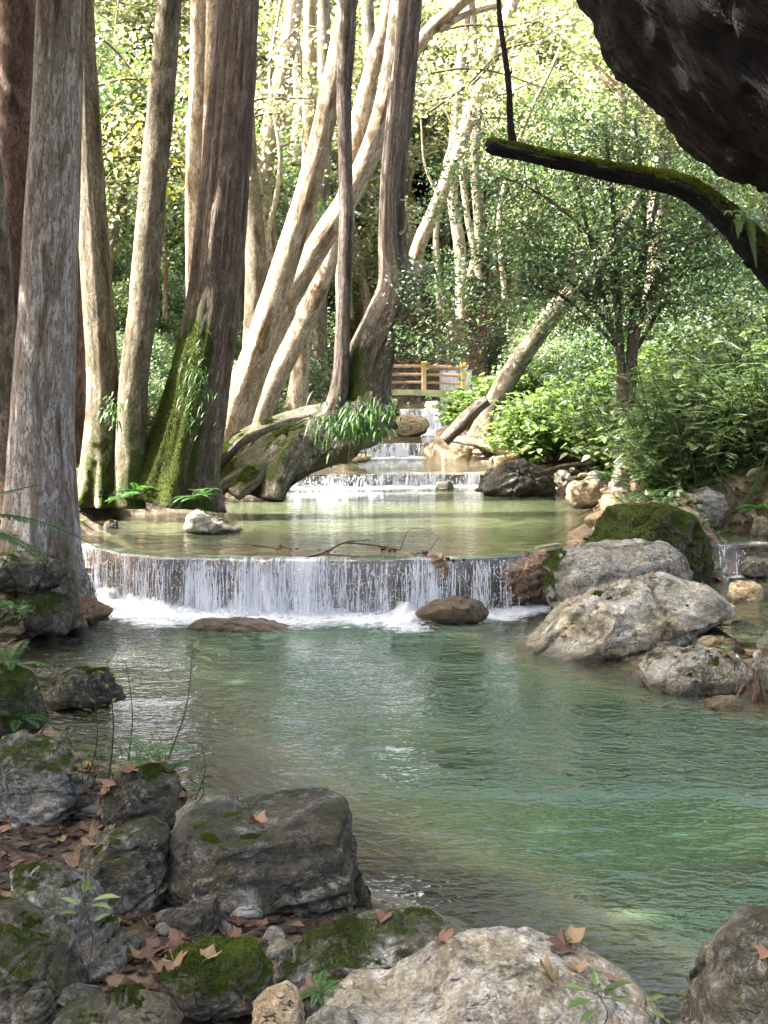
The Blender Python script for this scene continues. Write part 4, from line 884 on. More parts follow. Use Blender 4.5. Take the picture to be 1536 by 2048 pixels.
big_tree('curving cream trunk among sunlit leaves behind the leaning group', [[(560, 760, 46, 36), (548, 620, 44, 36), (535, 480, 42, 36), (525, 380, 40, 36), (540, 260, 36, 36), (575, 100, 32, 36), (600, -60, 28, 36)]], 'bark_pale', 215, None, None, segs=28)
big_tree('slim upright stem in front of the leaning trunks, rising from the root', [[(660, 850, 52, 24.6), (678, 780, 36, 24.6), (684, 700, 30, 24.6), (688, 560, 28, 24.6), (692, 430, 27, 24.6), (690, 300, 27, 24.6), (688, 180, 30, 24.6), (694, 60, 34, 24.6), (700, -200, 32, 24.8)]], 'bark_rough', 216, None, None, segs=30, flare=.1)

# central dark tree on the great root
M_rootmoss = moss_side((-.25, -.3, .9), .8, 5.0, .75, .03, 8)
t8 = thing('root_tree', 'dark rough tree standing on a huge mossy root over the stream', 'tree', tuple(P(600, 985, 24.6)))
tb = []
for i, pl in enumerate([
    [(735, 860, 120, 24.9), (732, 790, 100, 25), (742, 715, 92, 25), (775, 640, 88, 25), (795, 575, 78, 25), (785, 490, 54, 25), (786, 360, 48, 25), (800, 220, 50, 25), (812, 100, 46, 25), (826, -60, 42, 25), (845, -400, 36, 25.2)],
    [(772, 640, 60, 25), (805, 590, 56, 25), (838, 555, 46, 25), (858, 530, 36, 25.05)],
    [(800, 470, 14, 24.8), (812, 455, 9, 24.8), (806, 400, 6, 24.8), (812, 330, 5, 24.8), (805, 240, 5, 24.8), (815, 120, 4, 24.8)],
    [(760, 830, 90, 24.8), (700, 850, 92, 24.7), (620, 880, 84, 24.5), (540, 905, 66, 24.3), (480, 940, 48, 24.1), (425, 985, 30, 23.9)],
    [(730, 810, 60, 24.9), (640, 830, 44, 24.9), (550, 850, 34, 24.8), (480, 880, 30, 24.6), (440, 930, 24, 24.4), (425, 980, 18, 24.2)],
    [(640, 860, 60, 24.4), (560, 905, 52, 24.1), (510, 950, 42, 23.8), (470, 990, 30, 23.6)],
    [(600, 880, 60, 24.2), (560, 940, 62, 23.9), (545, 1000, 44, 23.7)],
    [(700, 850, 70, 24.6), (680, 890, 60, 24.5), (620, 925, 40, 24.5), (570, 960, 34, 24.3)]]):
    p, r = path(pl); tb.append(tube(p, r, 56 if i == 0 else (8 if i == 2 else 40), amp=.16 if i > 2 else .06, ns=2.2, seed=230 + i, ribs=.10 if i > 2 else .05))
trunk_obj('trunk', t8, tb[:3], 'bark_rough', moss_side((-1, -.4, .1), 2.2, 6.0, .8, 0, 6))
trunk_obj('root', t8, tb[3:], 'root', M_rootmoss)
for q_ in (0, 3, 4, 5): moss_tufts(tb[q_][0], tb[q_][1], (moss_side((-1, -.4, .1), 2.2, 6.0, .8, 0, 6) if q_ == 0 else M_rootmoss)(tb[q_][0], vnormals(tb[q_][0], tb[q_][1])), t8, 6000, .022, 232 + q_, .6)
rock('x', [(445, 975), (500, 905), (560, 868), (640, 838), (700, 800), (760, 790), (784, 825), (760, 880), (700, 912), (640, 930), (590, 950), (565, 990), (480, 998)], 24.7, .75, 'rock_dark', 6, 239, .3, amp=.16, cuts=3, name='root_mass')
rm = bpy.data.objects['root_mass']; rm.parent = t8; rm.location = rm.location - t8.location
del rm['label']; del rm['category']
_v = np.empty(len(rm.data.vertices) * 3, np.float32); rm.data.vertices.foreach_get('co', _v)
_at = rm.data.attributes.new('bk', 'FLOAT_VECTOR', 'POINT'); _at.data.foreach_set('vector', _v); rm.data.materials[0] = M['root']
canopy(t8, (1.6, 25, 16.2), (4, 4, 2.6), 32, 60, .16, 'leaf_far', 238)
# thin pale leaning tree on the right, distant
big_tree('thin pale trunk leaning up to the right beyond the moss branch', [[(800, 640, 30, 34), (835, 500, 28, 34), (870, 420, 28, 34), (905, 330, 27, 34), (945, 220, 26, 34), (985, 110, 26, 34), (1020, 20, 24, 34), (1060, -120, 22, 34), (1130, -400, 18, 34)]], 'bark_pale', 240, None, None, segs=24)
big_tree('pale limb arching out from behind the dark tree at the top', [[(770, 230, 24, 30), (820, 120, 26, 30), (860, 60, 26, 30), (910, 15, 26, 30), (980, -60, 24, 30), (1050, -200, 22, 30)], [(880, 60, 14, 30), (930, 30, 12, 30), (1000, 10, 10, 30)]], 'bark_pale', 241, None, None, segs=24)
big_tree('light brown tree leaning right at the stream bend below the shrub', [[(965, 880, 62, 33), (985, 820, 46, 33), (1015, 760, 40, 33), (1060, 690, 38, 33), (1120, 610, 38, 33), (1185, 545, 32, 33), (1230, 480, 24, 33), (1275, 400, 16, 33.2), (1310, 330, 9, 33.4)]], 'bark_tan', 242, moss_side((-1, 0, .4), 1, 5, .5, 0, 12), None, segs=36, flare=.2)
for (lb, pl, mt) in [
    ('faint tan trunk in the far leaves left of the dark tree', [(640, 760, 30, 42), (640, 500, 28, 42), (650, 250, 26, 42), (648, 0, 24, 42), (650, -200, 20, 42)], 'bark_tan'),
    ('distant pale trunk above the bridge on the right', [(925, 640, 26, 44), (920, 500, 24, 44), (905, 380, 22, 44), (915, 200, 20, 44), (935, 0, 18, 44)], 'bark_pale'),
    ('distant tan trunk right of the thin pale leaning one', [(945, 560, 26, 46), (960, 470, 24, 46), (950, 320, 20, 46), (955, 150, 20, 46), (940, 0, 18, 46)], 'bark_tan'),
    ('distant white trunk at the top among yellow leaves', [(590, 330, 26, 45), (600, 200, 24, 45), (590, 80, 22, 45), (570, -60, 20, 45)], 'bark_pale'),
    ('distant pale forked trunk left of the white one', [(555, 350, 24, 43), (562, 200, 22, 43), (580, 60, 18, 43), (590, -80, 16, 43)], 'bark_pale'),
    ('far trunk behind the top of the leaning group', [(735, 300, 28, 48), (740, 150, 26, 48), (735, 0, 24, 48), (740, -100, 20, 48)], 'bark_tan'),
    ('pale far trunk glimpsed under the dark overhang', [(1245, 330, 26, 40), (1242, 240, 24, 40), (1238, 160, 22, 40), (1230, 60, 18, 40)], 'bark_pale'),
    ('far trunk between the V trunk and the pale twin', [(690, 640, 36, 47), (688, 540, 32, 47), (700, 380, 28, 47), (720, 200, 24, 47)], 'bark_tan')]:
    big_tree(lb, [pl], mt, 250 + len(lb), None, None, segs=18, flare=0)

for lb, pls in [
    ('slender pale tree arching right across the top centre', [[(960, 560, 14, 38), (930, 400, 12, 38), (925, 260, 11, 38), (960, 140, 9, 38), (1040, 60, 7, 38), (1120, 30, 4, 38)], [(925, 280, 7, 38), (880, 200, 5, 38), (850, 110, 3, 38)], [(945, 180, 6, 38), (1000, 190, 5, 38), (1090, 150, 3, 38)]]),
    ('slender pale tree with crooked limbs right of the dark tree', [[(880, 620, 14, 40), (872, 470, 12, 40), (890, 330, 10, 40), (930, 250, 8, 40), (1000, 235, 6, 40), (1060, 250, 3, 40)], [(880, 400, 7, 40), (850, 330, 5, 40), (842, 240, 3, 40)]]),
    ('thin bare-limbed tree between dark tree and moss branch', [[(1010, 600, 12, 37), (1000, 420, 10, 37), (1050, 250, 8, 37), (1110, 120, 6, 37), (1150, 0, 4, 37)], [(1030, 310, 5, 37), (960, 230, 4, 37), (900, 200, 2, 37)]]),
    ('thin pale tree with drooping branches left of the leaning group', [[(545, 700, 12, 35), (530, 520, 11, 35), (560, 330, 9, 35), (540, 150, 8, 35), (570, -40, 6, 35)], [(550, 300, 5, 35), (600, 270, 4, 35), (650, 190, 2, 35)], [(545, 200, 5, 35), (505, 130, 4, 35), (480, 40, 2, 35)]]),
    ('thin tree with arched twigs seen through the left trunk gap', [[(330, 640, 10, 36), (325, 450, 9, 36), (270, 300, 7, 36), (230, 120, 5, 36), (240, -30, 3, 36)], [(290, 340, 5, 36), (350, 240, 4, 36), (385, 240, 2, 36)], [(255, 250, 4, 36), (190, 290, 2, 36)]])]:
    big_tree(lb, pls, 'bark_pale', 300 + len(lb), None, None, segs=10, flare=0)
# overhanging giant at upper right, close to the camera
tg = thing('leaning_tree', 'enormous dark leaning trunk overhanging the upper right corner', 'tree', tuple(P(2900, 1150, 4.9)))
_p, _r = path([(2920, 1040, 1000, 4.9), (2670, 500, 1040, 5.0), (2240, 150, 1040, 5.0), (1930, -80, 1040, 5.05), (1755, -230, 1060, 5.1), (1690, -480, 1060, 5.2), (1780, -950, 1000, 5.5), (1830, -1700, 800, 6)])
V, F_, bk = tube(_p, _r, 280, step=.03, amp=.10, ns=2.4, seed=261, ribs=.05)
N = vnormals(V, F_)
V = V + N * (fbm(V * np.array([6, 6, 4]), 4, 262) * .07 + fbm(V * np.array([26, 26, 16]), 4, 263) * .022)[:, None]
_a = Acc(); _a.add(V, F_, bk=bk, moss=np.clip(.18 + .5 * (N @ np.array([.5, -.5, .6])) - .1 + .3 * fbm(V * 3, 3, 5), 0, 1), wet=np.zeros(len(V)))
_a.build('trunk', M['bark_shaggy'], tg)
rs = RS(264); k_ = 90
ii = rs.randint(0, len(V) - 2, k_); c = V[ii]; d = rs.normal(size=(k_, 3)) * .6 + np.array([-.2, 0, -.9]) + N[ii] * .7; d /= np.linalg.norm(d, axis=1, keepdims=True)
s = np.cross(d, N[ii]); s /= np.linalg.norm(s, axis=1, keepdims=True) + 1e-9; L = rs.uniform(.02, .07, k_)
VV, FF = kites(c + d * (L * .3)[:, None], d, s, L, L * .45, .1); 
_a = Acc(); _a.add(VV, FF, bk=VV, moss=np.zeros(len(VV)), wet=np.zeros(len(VV))); _a.build('bark_flakes', M['bark_black'], tg, smooth=False)
canopy(tg, (0.5, 7.5, 12.5), (5, 5, 2.5), 110, 75, .18, 'leaf_far', 265)  # unseen crowns added overhead to cut sky light on the foreground
canopy(tg, (5.5, 9.0, 11.5), (4, 4, 2.2), 60, 75, .18, 'leaf_far', 266)

# mossy branch
mb = thing('mossy_branch', 'long arching moss-topped branch crossing the upper right', 'branch', tuple(P(1536, 540, 6.6)))
tb = []
for i, pl in enumerate([[(1620, 650, 62, 6.4), (1545, 540, 60, 6.5), (1490, 475, 56, 6.55), (1430, 415, 47, 6.6), (1360, 372, 43, 6.65), (1270, 352, 38, 6.7), (1180, 335, 34, 6.7), (1100, 318, 32, 6.7), (1035, 302, 30, 6.7), (990, 294, 31, 6.7), (980, 288, 26, 6.7), (972, 284, 10, 6.7)],
    [(1028, 298, 18, 6.7), (1020, 240, 13, 6.7), (1018, 180, 12, 6.7), (1010, 110, 11, 6.75), (1000, 40, 10, 6.8), (996, -40, 9, 6.85), (990, -250, 8, 6.9)],
    [(1018, 150, 7, 6.7), (1024, 142, 4, 6.7)], [(1395, 390, 16, 6.6), (1410, 408, 14, 6.6)], [(1490, 520, 14, 6.5), (1500, 535, 10, 6.5)]]):
    p, r = path(pl); tb.append(tube(p, r, 40 if i == 0 else 12, amp=.16, seed=270 + i, ribs=.05, step=.012 if i == 0 else None))
o = trunk_obj('branch', mb, tb, 'bark_black', lambda V, N: .95 * np.clip(N[:, 2] * .9 + .28, 0, 1) * (V[:, 2] < 4.3) + .12 + .2 * (N[:, 2] > .1) * fbm(V * 14, 3, 5))
V = tb[0][0]; moss_tufts(V, tb[0][1], np.clip(vnormals(V, tb[0][1])[:, 2] * 1.1 + .05, 0, 1), mb, 30000, .010, 271, .42, mat='moss_painted_sun')

# fallen logs
for lb, pl, mt in [('dark rotting log propped against the leaning tree', [(888, 882, 24, 32), (925, 845, 27, 32), (955, 815, 25, 32), (975, 800, 20, 32)], 'bark_rough'),
                   ('bleached driftwood log lying on the sunlit stones', [(905, 878, 14, 33), (950, 885, 18, 32.6), (1000, 900, 20, 32.2), (1035, 915, 16, 32)], 'bark_pale'),
                   ('thin fallen branch on the shaded right bank', [(1085, 945, 8, 25), (1130, 932, 10, 25), (1190, 925, 9, 25)], 'bark_brown'),
                   ('dark fallen branch under the far shrubs on the right bank', [(1080, 925, 10, 26), (1140, 918, 14, 26), (1210, 935, 12, 25.5)], 'bark_black')]:
    p, r = path(pl); V, F_, bk = tube(p, r, 22, amp=.14, seed=len(lb), ribs=.08)
    o = mk('fallen_log', V, F_, M[mt], origin=p[0], attrs={'bk': bk, 'moss': np.clip(.1 + .4 * vnormals(V, F_)[:, 2], 0, 1) * (mt != 'bark_pale')}); meta(o, lb, 'log')

# ------------------------------------------------------------------ footbridge
M['rail'] = plain_mat('rail', (0.36, 0.24, 0.15), .7, .35, 8)
M['post'] = plain_mat('post', (0.42, 0.29, 0.17), .7, .3, 8)
M['cap_yellow'] = plain_mat('cap_yellow', (0.60, 0.40, 0.08), .6, .2, 8)
M['deck'] = plain_mat('deck', (0.36, 0.34, 0.22), .9, .5, 3, .5, (0.16, 0.20, 0.08))
def box(a, c, s, bev=.012, rotz=0):
    bm = bmesh.new(); bmesh.ops.create_cube(bm, size=1)
    for v in bm.verts: v.co = Vector((v.co.x * s[0], v.co.y * s[1], v.co.z * s[2]))
    bmesh.ops.bevel(bm, geom=list(bm.edges), offset=bev, segments=1, affect='EDGES')
    bmesh.ops.rotate(bm, verts=bm.verts, cent=(0, 0, 0), matrix=Matrix.Rotation(rotz, 3, 'Y'))
    bmesh.ops.triangulate(bm, faces=bm.faces)
    V = np.array([v.co[:] for v in bm.verts]) + np.array(c); F_ = np.array([[v.index for v in f.verts] for f in bm.faces]); bm.free()
    a.add(V, F_)
YB = 48.5
br = thing('footbridge', 'small arched concrete footbridge with brown rails and yellow-capped posts', 'bridge', (0.6, YB, 2.4))
def bz(x): return 3.02 - 0.012 * (x - .8) ** 2 - .0
xs = np.linspace(-4.2, 3.8, 40); a = Acc()
Vb = []
for x in xs:
    zt = bz(x); zb = zt - .22 - .035 * abs(x - .8) ** 1.3
    Vb += [(x, YB, zb), (x, YB, zt), (x, YB + 1.5, zt), (x, YB + 1.5, zb)]
Vb = np.array(Vb); idx = np.arange(len(Vb)).reshape(-1, 4); fs = []
for j in range(4): fs.append(np.stack([idx[:-1, j], idx[:-1, (j + 1) % 4], idx[1:, (j + 1) % 4], idx[1:, j]], -1))
a.add(Vb, np.concatenate(fs + [idx[:1], idx[-1:, ::-1]])); a.build('deck', M['deck'], br, smooth=False)
pxs = [-2.98, .15, 1.62, 3.2, -4.1]
for yy in (YB + .1, YB + 1.38):
    for x in pxs:
        a = Acc(); box(a, (x, yy, bz(x) + .5), (.17, .15, 1.0)); po = a.build('post', M['post'], br, smooth=False)
        a = Acc(); box(a, (x, yy, bz(x) + 1.06), (.20, .18, .15), .02); a.build('cap', M['cap_yellow'], po, smooth=False)
    for zz in (.3, .62, .95):
        xx = sorted(pxs)
        for u, v_ in zip(xx[:-1], xx[1:]):
            a = Acc(); ang = math.atan2(-(bz(v_) - bz(u)), v_ - u); box(a, ((u + v_) / 2, yy + .004, (bz(u) + bz(v_)) / 2 + zz), (v_ - u - .17, .05, .09), .01, ang)
            a.build('rail', M['rail'], br, smooth=False)

# ------------------------------------------------------------------ background forest
def forest_tree(seed, hgt, R, nc, per, size, leafm, barkm):
    rs = RS(seed); a = []
    lean = rs.normal(size=2) * .12 * hgt
    pts = np.array([[0, 0, -.4], [lean[0] * .2, lean[1] * .2, hgt * .3], [lean[0] * .55, lean[1] * .55, hgt * .62], [lean[0], lean[1], hgt * .95]])
    r0 = hgt * .018 + .04
    tr = [tube(pts, [r0 * 1.3, r0, r0 * .7, r0 * .2], 12, amp=.06, seed=seed)]
    C = np.array([lean[0] * .8, lean[1] * .8, hgt * .68])
    cl = clumps(rs, nc, R, .25) + C
    for k in range(11):
        b0 = catmull(pts, 50)[rs.randint(18, 44)]; tgt = cl[rs.randint(nc)]
        d = tgt - b0; mid = b0 + d * .5 + rs.normal(size=3) * .12 * np.linalg.norm(d)
        tr.append(tube([b0, mid, tgt], [r0 * .42, r0 * .25, r0 * .07], 6, amp=.05, seed=k))
    t = thing('forest_tree', 'x', 'tree', (0, 0, 0))
    trunk_obj('trunk', t, tr, barkm)
    V, F_, ti = leaf_cloud(rs, cl, per, .85, size)
    mk('crown', V, F_, M[leafm], t, attrs={'tint': ti}, smooth=False)
    return t
GL = {'pale': ('pale sycamore on the far hillside', 'sunlit trees covering the far hillside'),
      'green': ('green leafy tree on the valley side', 'green trees along the valley sides')}
protoP = [forest_tree(400 + i, 12 + i * 1.5, (3.4, 3.4, 4.6), 90, 100, .21, 'leaf_sun', 'bark_pale') for i in range(3)]
protoG = [forest_tree(420 + i, 7 + i, (2.8, 2.8, 3.0), 90, 100, .15, 'leaf_far', 'bark_tan') for i in range(3)]
first = set()
def where(x, Y):
    px = 768 + x / Y * F_PX
    if Y < 3 or px < -60 or px > 1600: return ' outside the frame'
    for lim, tx in ((190, 'behind the big grey trunk'), (330, 'between the left trunks'), (520, 'behind the broad mossy trunk'), (700, 'behind the leaning trunks'), (800, 'behind the dark root tree'), (960, 'above the footbridge'), (1130, 'right of the footbridge'), (1300, 'behind the shrub tree'), (1440, 'right of the shrub tree')):
        if px < lim: return tx
    return 'at the right edge'
def put(protos, j, x, Y, rot, sc, lb, grp, dz=-.1):
    pr = protos[j]
    if id(pr) in first: o = dup(pr, (0, 0, 0))
    else: o = pr; first.add(id(pr))
    o.location = (x, Y, float(terrain(np.array(x), np.array(Y))) + dz); o.rotation_euler = (0, 0, rot); o.scale = (sc, sc, sc * 1.0)
    sz = 'small ' if sc < .85 else ('tall ' if sc > 1.35 else '')
    w_ = where(x, Y); o['label'] = ((sz or 'leafy ') + lb if 'outside' in w_ else sz + lb + ', ' + w_ + (', by the water' if Y < 20.5 else ', second row' if Y < 22.5 else ', third row' if Y < 25 else ', near row' if Y < 40 else ', middle row' if Y < 62 else ', far row')).strip(); o['group'] = grp
    return o
rs = RS(77)
for Y in np.arange(52, 100, 5.0):
    for x in np.arange(-.36 * Y - 3, .36 * Y + 4, 4.3):
        xx, yy = x + rs.uniform(-1.6, 1.6), Y + rs.uniform(-2, 2)
        if yy < 58 and abs(xx - 3) < 3.0: continue
        put(protoP, rs.randint(3), xx, yy, rs.uniform(0, 6.3), rs.uniform(.75, 1.15), *GL['pale'])
for Y in np.arange(36, 58, 4.5):
    for x in list(np.arange(-.36 * Y - 2, -3.5, 4.0)) + list(np.arange(7.5, .36 * Y + 4, 3.6)):
        xx, yy = x + rs.uniform(-1.2, 1.2), Y + rs.uniform(-1.5, 1.5)
        if 43 < yy < 57 and -13 < xx < 8.5: continue
        put(protoG if rs.rand() < .65 else protoP, rs.randint(3), xx, yy, rs.uniform(0, 6.3), rs.uniform(.7, 1.1), *GL['green'])

for x, Y in [(-4.5, 57), (-1, 59.5), (1.5, 57.5), (5.5, 59), (8, 56.5), (3, 62)]: put(protoP if x % 2 else protoG, int(abs(x)) % 3, x, Y, x, 1.0, *GL['pale'])
for (x, Y, sc_, j, rz) in [(-10.5, 8.5, 1.25, 0, .3), (-9.0, 2.5, 1.2, 1, 2.2), (-12.5, 13.5, 1.2, 2, 4.0), (9.5, 1.0, 1.2, 1, .4), (-14.5, 4.5, 1.25, 0, 2.0), (11.5, 11.0, 1.1, 2, 3.0), (-11.5, -3.0, 1.2, 2, 1.2), (-8.2, 6.3, 1.2, 2, 5.1), (-9.2, 10.6, 1.25, 1, 3.3), (-12.0, 7.0, 1.3, 1, .9)]:
    put(protoP, j, x, Y, rz, sc_, 'unseen sycamore added to shade the near pool', 'unseen trees added to shade the near pool')  # out-of-view trees added to keep sun and sky light off the foreground
for (x, Y, z, j, rz, sc_) in [(-7.0, 6.5, -1.0, 1, 1.1, 1.15), (-5.5, 11.0, -1.0, 0, 3.1, 1.15)]: pass
def frond(L, n, w, rise, droop, az, rs, base=np.zeros(3), sub=True):
    s = np.linspace(0, 1, n); x = L * s; z = rise * L * s - droop * L * s ** 2
    C = np.stack([x * math.cos(az), x * math.sin(az), z], -1) + base
    T = np.gradient(C, axis=0); T /= np.linalg.norm(T, axis=1, keepdims=True)
    side = np.array([-math.sin(az), math.cos(az), 0]); up = np.cross(T, side)
    env = np.sin(np.clip(s * 1.02 + .12, 0, 1) * np.pi) ** .8 * w
    a = Acc()
    for sg in (1, -1):
        A = side[None] * sg * .9 + T * .42 - up * .0 + rs.normal(size=(n, 3)) * .05; A[:, 2] -= .12; A /= np.linalg.norm(A, axis=1, keepdims=True)
        B = np.cross(A, np.cross(T, A)); B /= np.linalg.norm(B, axis=1, keepdims=True)
        m = s > .12
        V, F_ = kites((C + A * env[:, None] * .5)[m], A[m], B[m], env[m], np.full(m.sum(), L / n * 1.05), .0)
        a.add(V, F_, tint=np.repeat(np.clip(.5 + rs.normal() * .2 + rs.normal(size=m.sum()) * .08, 0, 1), 4))
    V, F_, bk = tube(C[::max(1, n // 6)], np.linspace(.004, .0015, len(C[::max(1, n // 6)])) * (1 + L), 4, step=L / 8); a.add(V, F_, tint=np.full(len(V), .1))
    return a.get()
# shrubs
def bush(name, seed, R, nc, per, size, leafm, hexa=False, stemn=9, stemr=.012, stemmat='stem', up=.6, aspect=.6, cr=.3):
    rs = RS(seed); cl = clumps(rs, nc, R, .35) + np.array([0, 0, R[2] * .95])
    cl = cl[cl[:, 2] > .05]
    t = thing(name, 'x', 'shrub'); a = Acc()
    for k in range(stemn):
        tg = cl[rs.randint(len(cl))]; b0 = np.array([rs.normal() * .06, rs.normal() * .06, -.1])
        V, F_, bk = tube([b0, b0 * .3 + tg * .5 + rs.normal(size=3) * .05, tg], [stemr, stemr * .7, stemr * .3], 6, seed=k); a.add(V, F_)
    a.build('stems', M[stemmat], t)
    V, F_, ti = leaf_cloud(rs, cl, per, cr, size, aspect, up, .6, hexa)
    mk('leaves', V, F_, M[leafm], t, attrs={'tint': ti}, smooth=False); return t
pS = [bush('shrub', 500 + i, (1.5, 1.5, 1.1), 60, 85, .12, 'leaf_far' if i % 2 else 'leaf_dark', False, 12, .02, cr=.42) for i in range(4)]
pB = [bush('broadleaf_plant', 520 + i, (.85, .85, .36), 40, 20, .105, 'leaf_bright', True, 14, .008, 'stem_green', 1.6, .85, .22) for i in range(3)]
def feathery(seed, leafm):
    rs = RS(seed); t = thing('leafy_plant', 'x', 'plant'); a = Acc(); b_ = Acc()
    for k in range(13):
        h_ = rs.uniform(.35, 1.05); tp = np.array([rs.normal() * .3, rs.normal() * .3, h_]); b0 = np.array([rs.normal() * .07, rs.normal() * .07, -.1])
        V, F_, bk = tube([b0, (b0 + tp) / 2 + rs.normal(size=3) * .04, tp], [.008, .006, .003], 5, seed=k); a.add(V, F_); cc = catmull([b0, (b0 + tp) / 2, tp], 12)
        for m in range(11):
            V, F_, A = frond(rs.uniform(.09, .20), 9, .05, rs.uniform(-.1, .5), rs.uniform(.2, .7), rs.uniform(0, 6.3), rs, cc[rs.randint(5, 12)]); b_.add(V, F_, tint=np.clip(A['tint'] + rs.normal() * .12, 0, 1))
    a.build('stems', M['stem_green'], t); b_.build('leaves', M[leafm], t, smooth=False); return t
pC = [feathery(540 + i, ['leaf_bright', 'leaf_far', 'leaf_bright', 'leaf_bright'][i]) for i in range(4)]
for Y in np.arange(44, 70, 3.2):
    for x in np.arange(-.36 * Y - 2, .36 * Y + 3, 3.0):
        if Y < 58 and -2.2 < x < 5.5: continue
        put(pS, rs.randint(4), x + rs.uniform(-1.2, 1.2), Y + rs.uniform(-1.2, 1.2), rs.uniform(0, 6.3), rs.uniform(.8, 1.6), 'bush on the far slope', 'bushes on the far slopes')
for k in range(34):
    Y = rs.uniform(27, 44); L = float(np.interp(Y, SY, SL)); x = L - rs.uniform(1.6, 10)
    put(pS, rs.randint(4), x, Y, rs.uniform(0, 6.3), rs.uniform(.45, 1.0), 'leafy bush on the left slope', 'bushes on the left slope')
for k in range(40):
    Y = rs.uniform(26, 44); R = float(np.interp(Y, RY, SR)); x = R + rs.uniform(2.5, 11)
    put(pS, rs.randint(4), x, Y, rs.uniform(0, 6.3), rs.uniform(.6, 1.3), 'darker bush up the right bank', 'bushes on the right slope')
for k in range(120):
    Y = rs.uniform(24, 38); R = float(np.interp(Y, RY, SR)); x = R + .9 + abs(rs.normal()) * 2.4
    put(pB, rs.randint(3), x, Y, rs.uniform(0, 6.3), rs.uniform(1.0, 1.9), 'bright broad-leaved plant on the right bank', 'bright broad-leaved plants on the right bank')
for k in range(230):
    Y = rs.uniform(18.3, 27); R = float(np.interp(Y, RY, SR)); x = R + .9 + abs(rs.normal()) * 2.0
    put(pC, rs.randint(4), x, Y, rs.uniform(0, 6.3), rs.uniform(1.0, 2.1), 'feathery green plant', 'small-leaved plants on the right bank')
for protos in (protoP, protoG, pS, pB, pC):
    for p_ in protos:
        if id(p_) not in first:
            for ch in list(p_.children): bpy.data.objects.remove(ch)
            bpy.data.objects.remove(p_)

# multi-stemmed shrub tree on the right
st = thing('shrub_tree', 'dark multi-stemmed shrub tree fanning out above the bright plants', 'tree', tuple(P(1250, 800, 21.5)))
stems = [[(1245, 820, 22, 21.5), (1240, 690, 16, 21.5), (1230, 540, 13, 21.5), (1225, 400, 9, 21.5), (1210, 250, 6, 21.5)],
         [(1258, 820, 22, 21.4), (1262, 690, 17, 21.4), (1275, 560, 14, 21.4), (1310, 420, 10, 21.4), (1330, 300, 7, 21.4), (1350, 200, 5, 21.4)],
         [(1250, 800, 16, 21.3), (1235, 690, 12, 21.3), (1180, 600, 10, 21.2), (1110, 545, 8, 21.1), (1030, 520, 5, 21), (950, 510, 4, 21)],
         [(1262, 800, 18, 21.3), (1275, 660, 14, 21.2), (1320, 550, 12, 21.1), (1390, 480, 10, 21), (1460, 460, 6, 21)],
         [(1255, 760, 12, 21.2), (1280, 640, 10, 21.2), (1330, 560, 8, 21.1), (1420, 530, 6, 21), (1480, 500, 4, 21)],
         [(1246, 740, 12, 21.6), (1215, 620, 9, 21.7), (1180, 480, 8, 21.8), (1150, 350, 6, 21.9), (1120, 230, 4, 22)],
         [(1240, 700, 9, 21.4), (1180, 640, 7, 21.2), (1120, 590, 5, 21), (1060, 570, 4, 20.9)],
         [(1262, 700, 10, 21.5), (1290, 520, 9, 21.6), (1285, 380, 7, 21.7), (1270, 240, 5, 21.8)],
         [(1260, 720, 10, 21.5), (1330, 600, 8, 21.6), (1380, 520, 7, 21.7), (1440, 350, 5, 21.8)],
         [(1240, 640, 8, 21.2), (1200, 500, 7, 21), (1100, 400, 5, 20.9), (1000, 350, 4, 20.8)]]
tb = [];
tips = []
rs = RS(88)
for i, pl in enumerate(stems):
    p, r = path(pl); tb.append(tube(p, r, 10, amp=.08, seed=i)); cc = catmull(p, 24)
    for k in range(7, 24):
        for _ in range(3):
            q = cc[k] + rs.normal(size=3) * np.array([.55, .7, .42]); tips.append(q)
            if rs.rand() < .35: tb.append(tube([cc[k], (cc[k] + q) / 2 + rs.normal(size=3) * .06, q], [.012, .008, .003], 5, seed=k))
tips = np.array(tips); extra = []
for k in range(420):
    px_, py_ = rs.uniform(860, 1500), rs.uniform(180, 640)
    if (px_ < 950 and py_ < 330) or (px_ > 1380 and py_ < 300): continue
    extra.append(P(px_, py_, rs.uniform(20.6, 23)))
for k in range(45): extra.append(P(rs.uniform(800, 940), rs.uniform(520, 735), rs.uniform(22, 24.5)))
tips = np.vstack([tips, np.array(extra)])
trunk_obj('stems', st, tb, 'bark_brown')
V, F_, ti = leaf_cloud(rs, tips, 36, .36, .078, .5, .5, .6, True)
mk('leaves', V, F_, M['leaf_dark'], st, attrs={'tint': ti}, smooth=False)
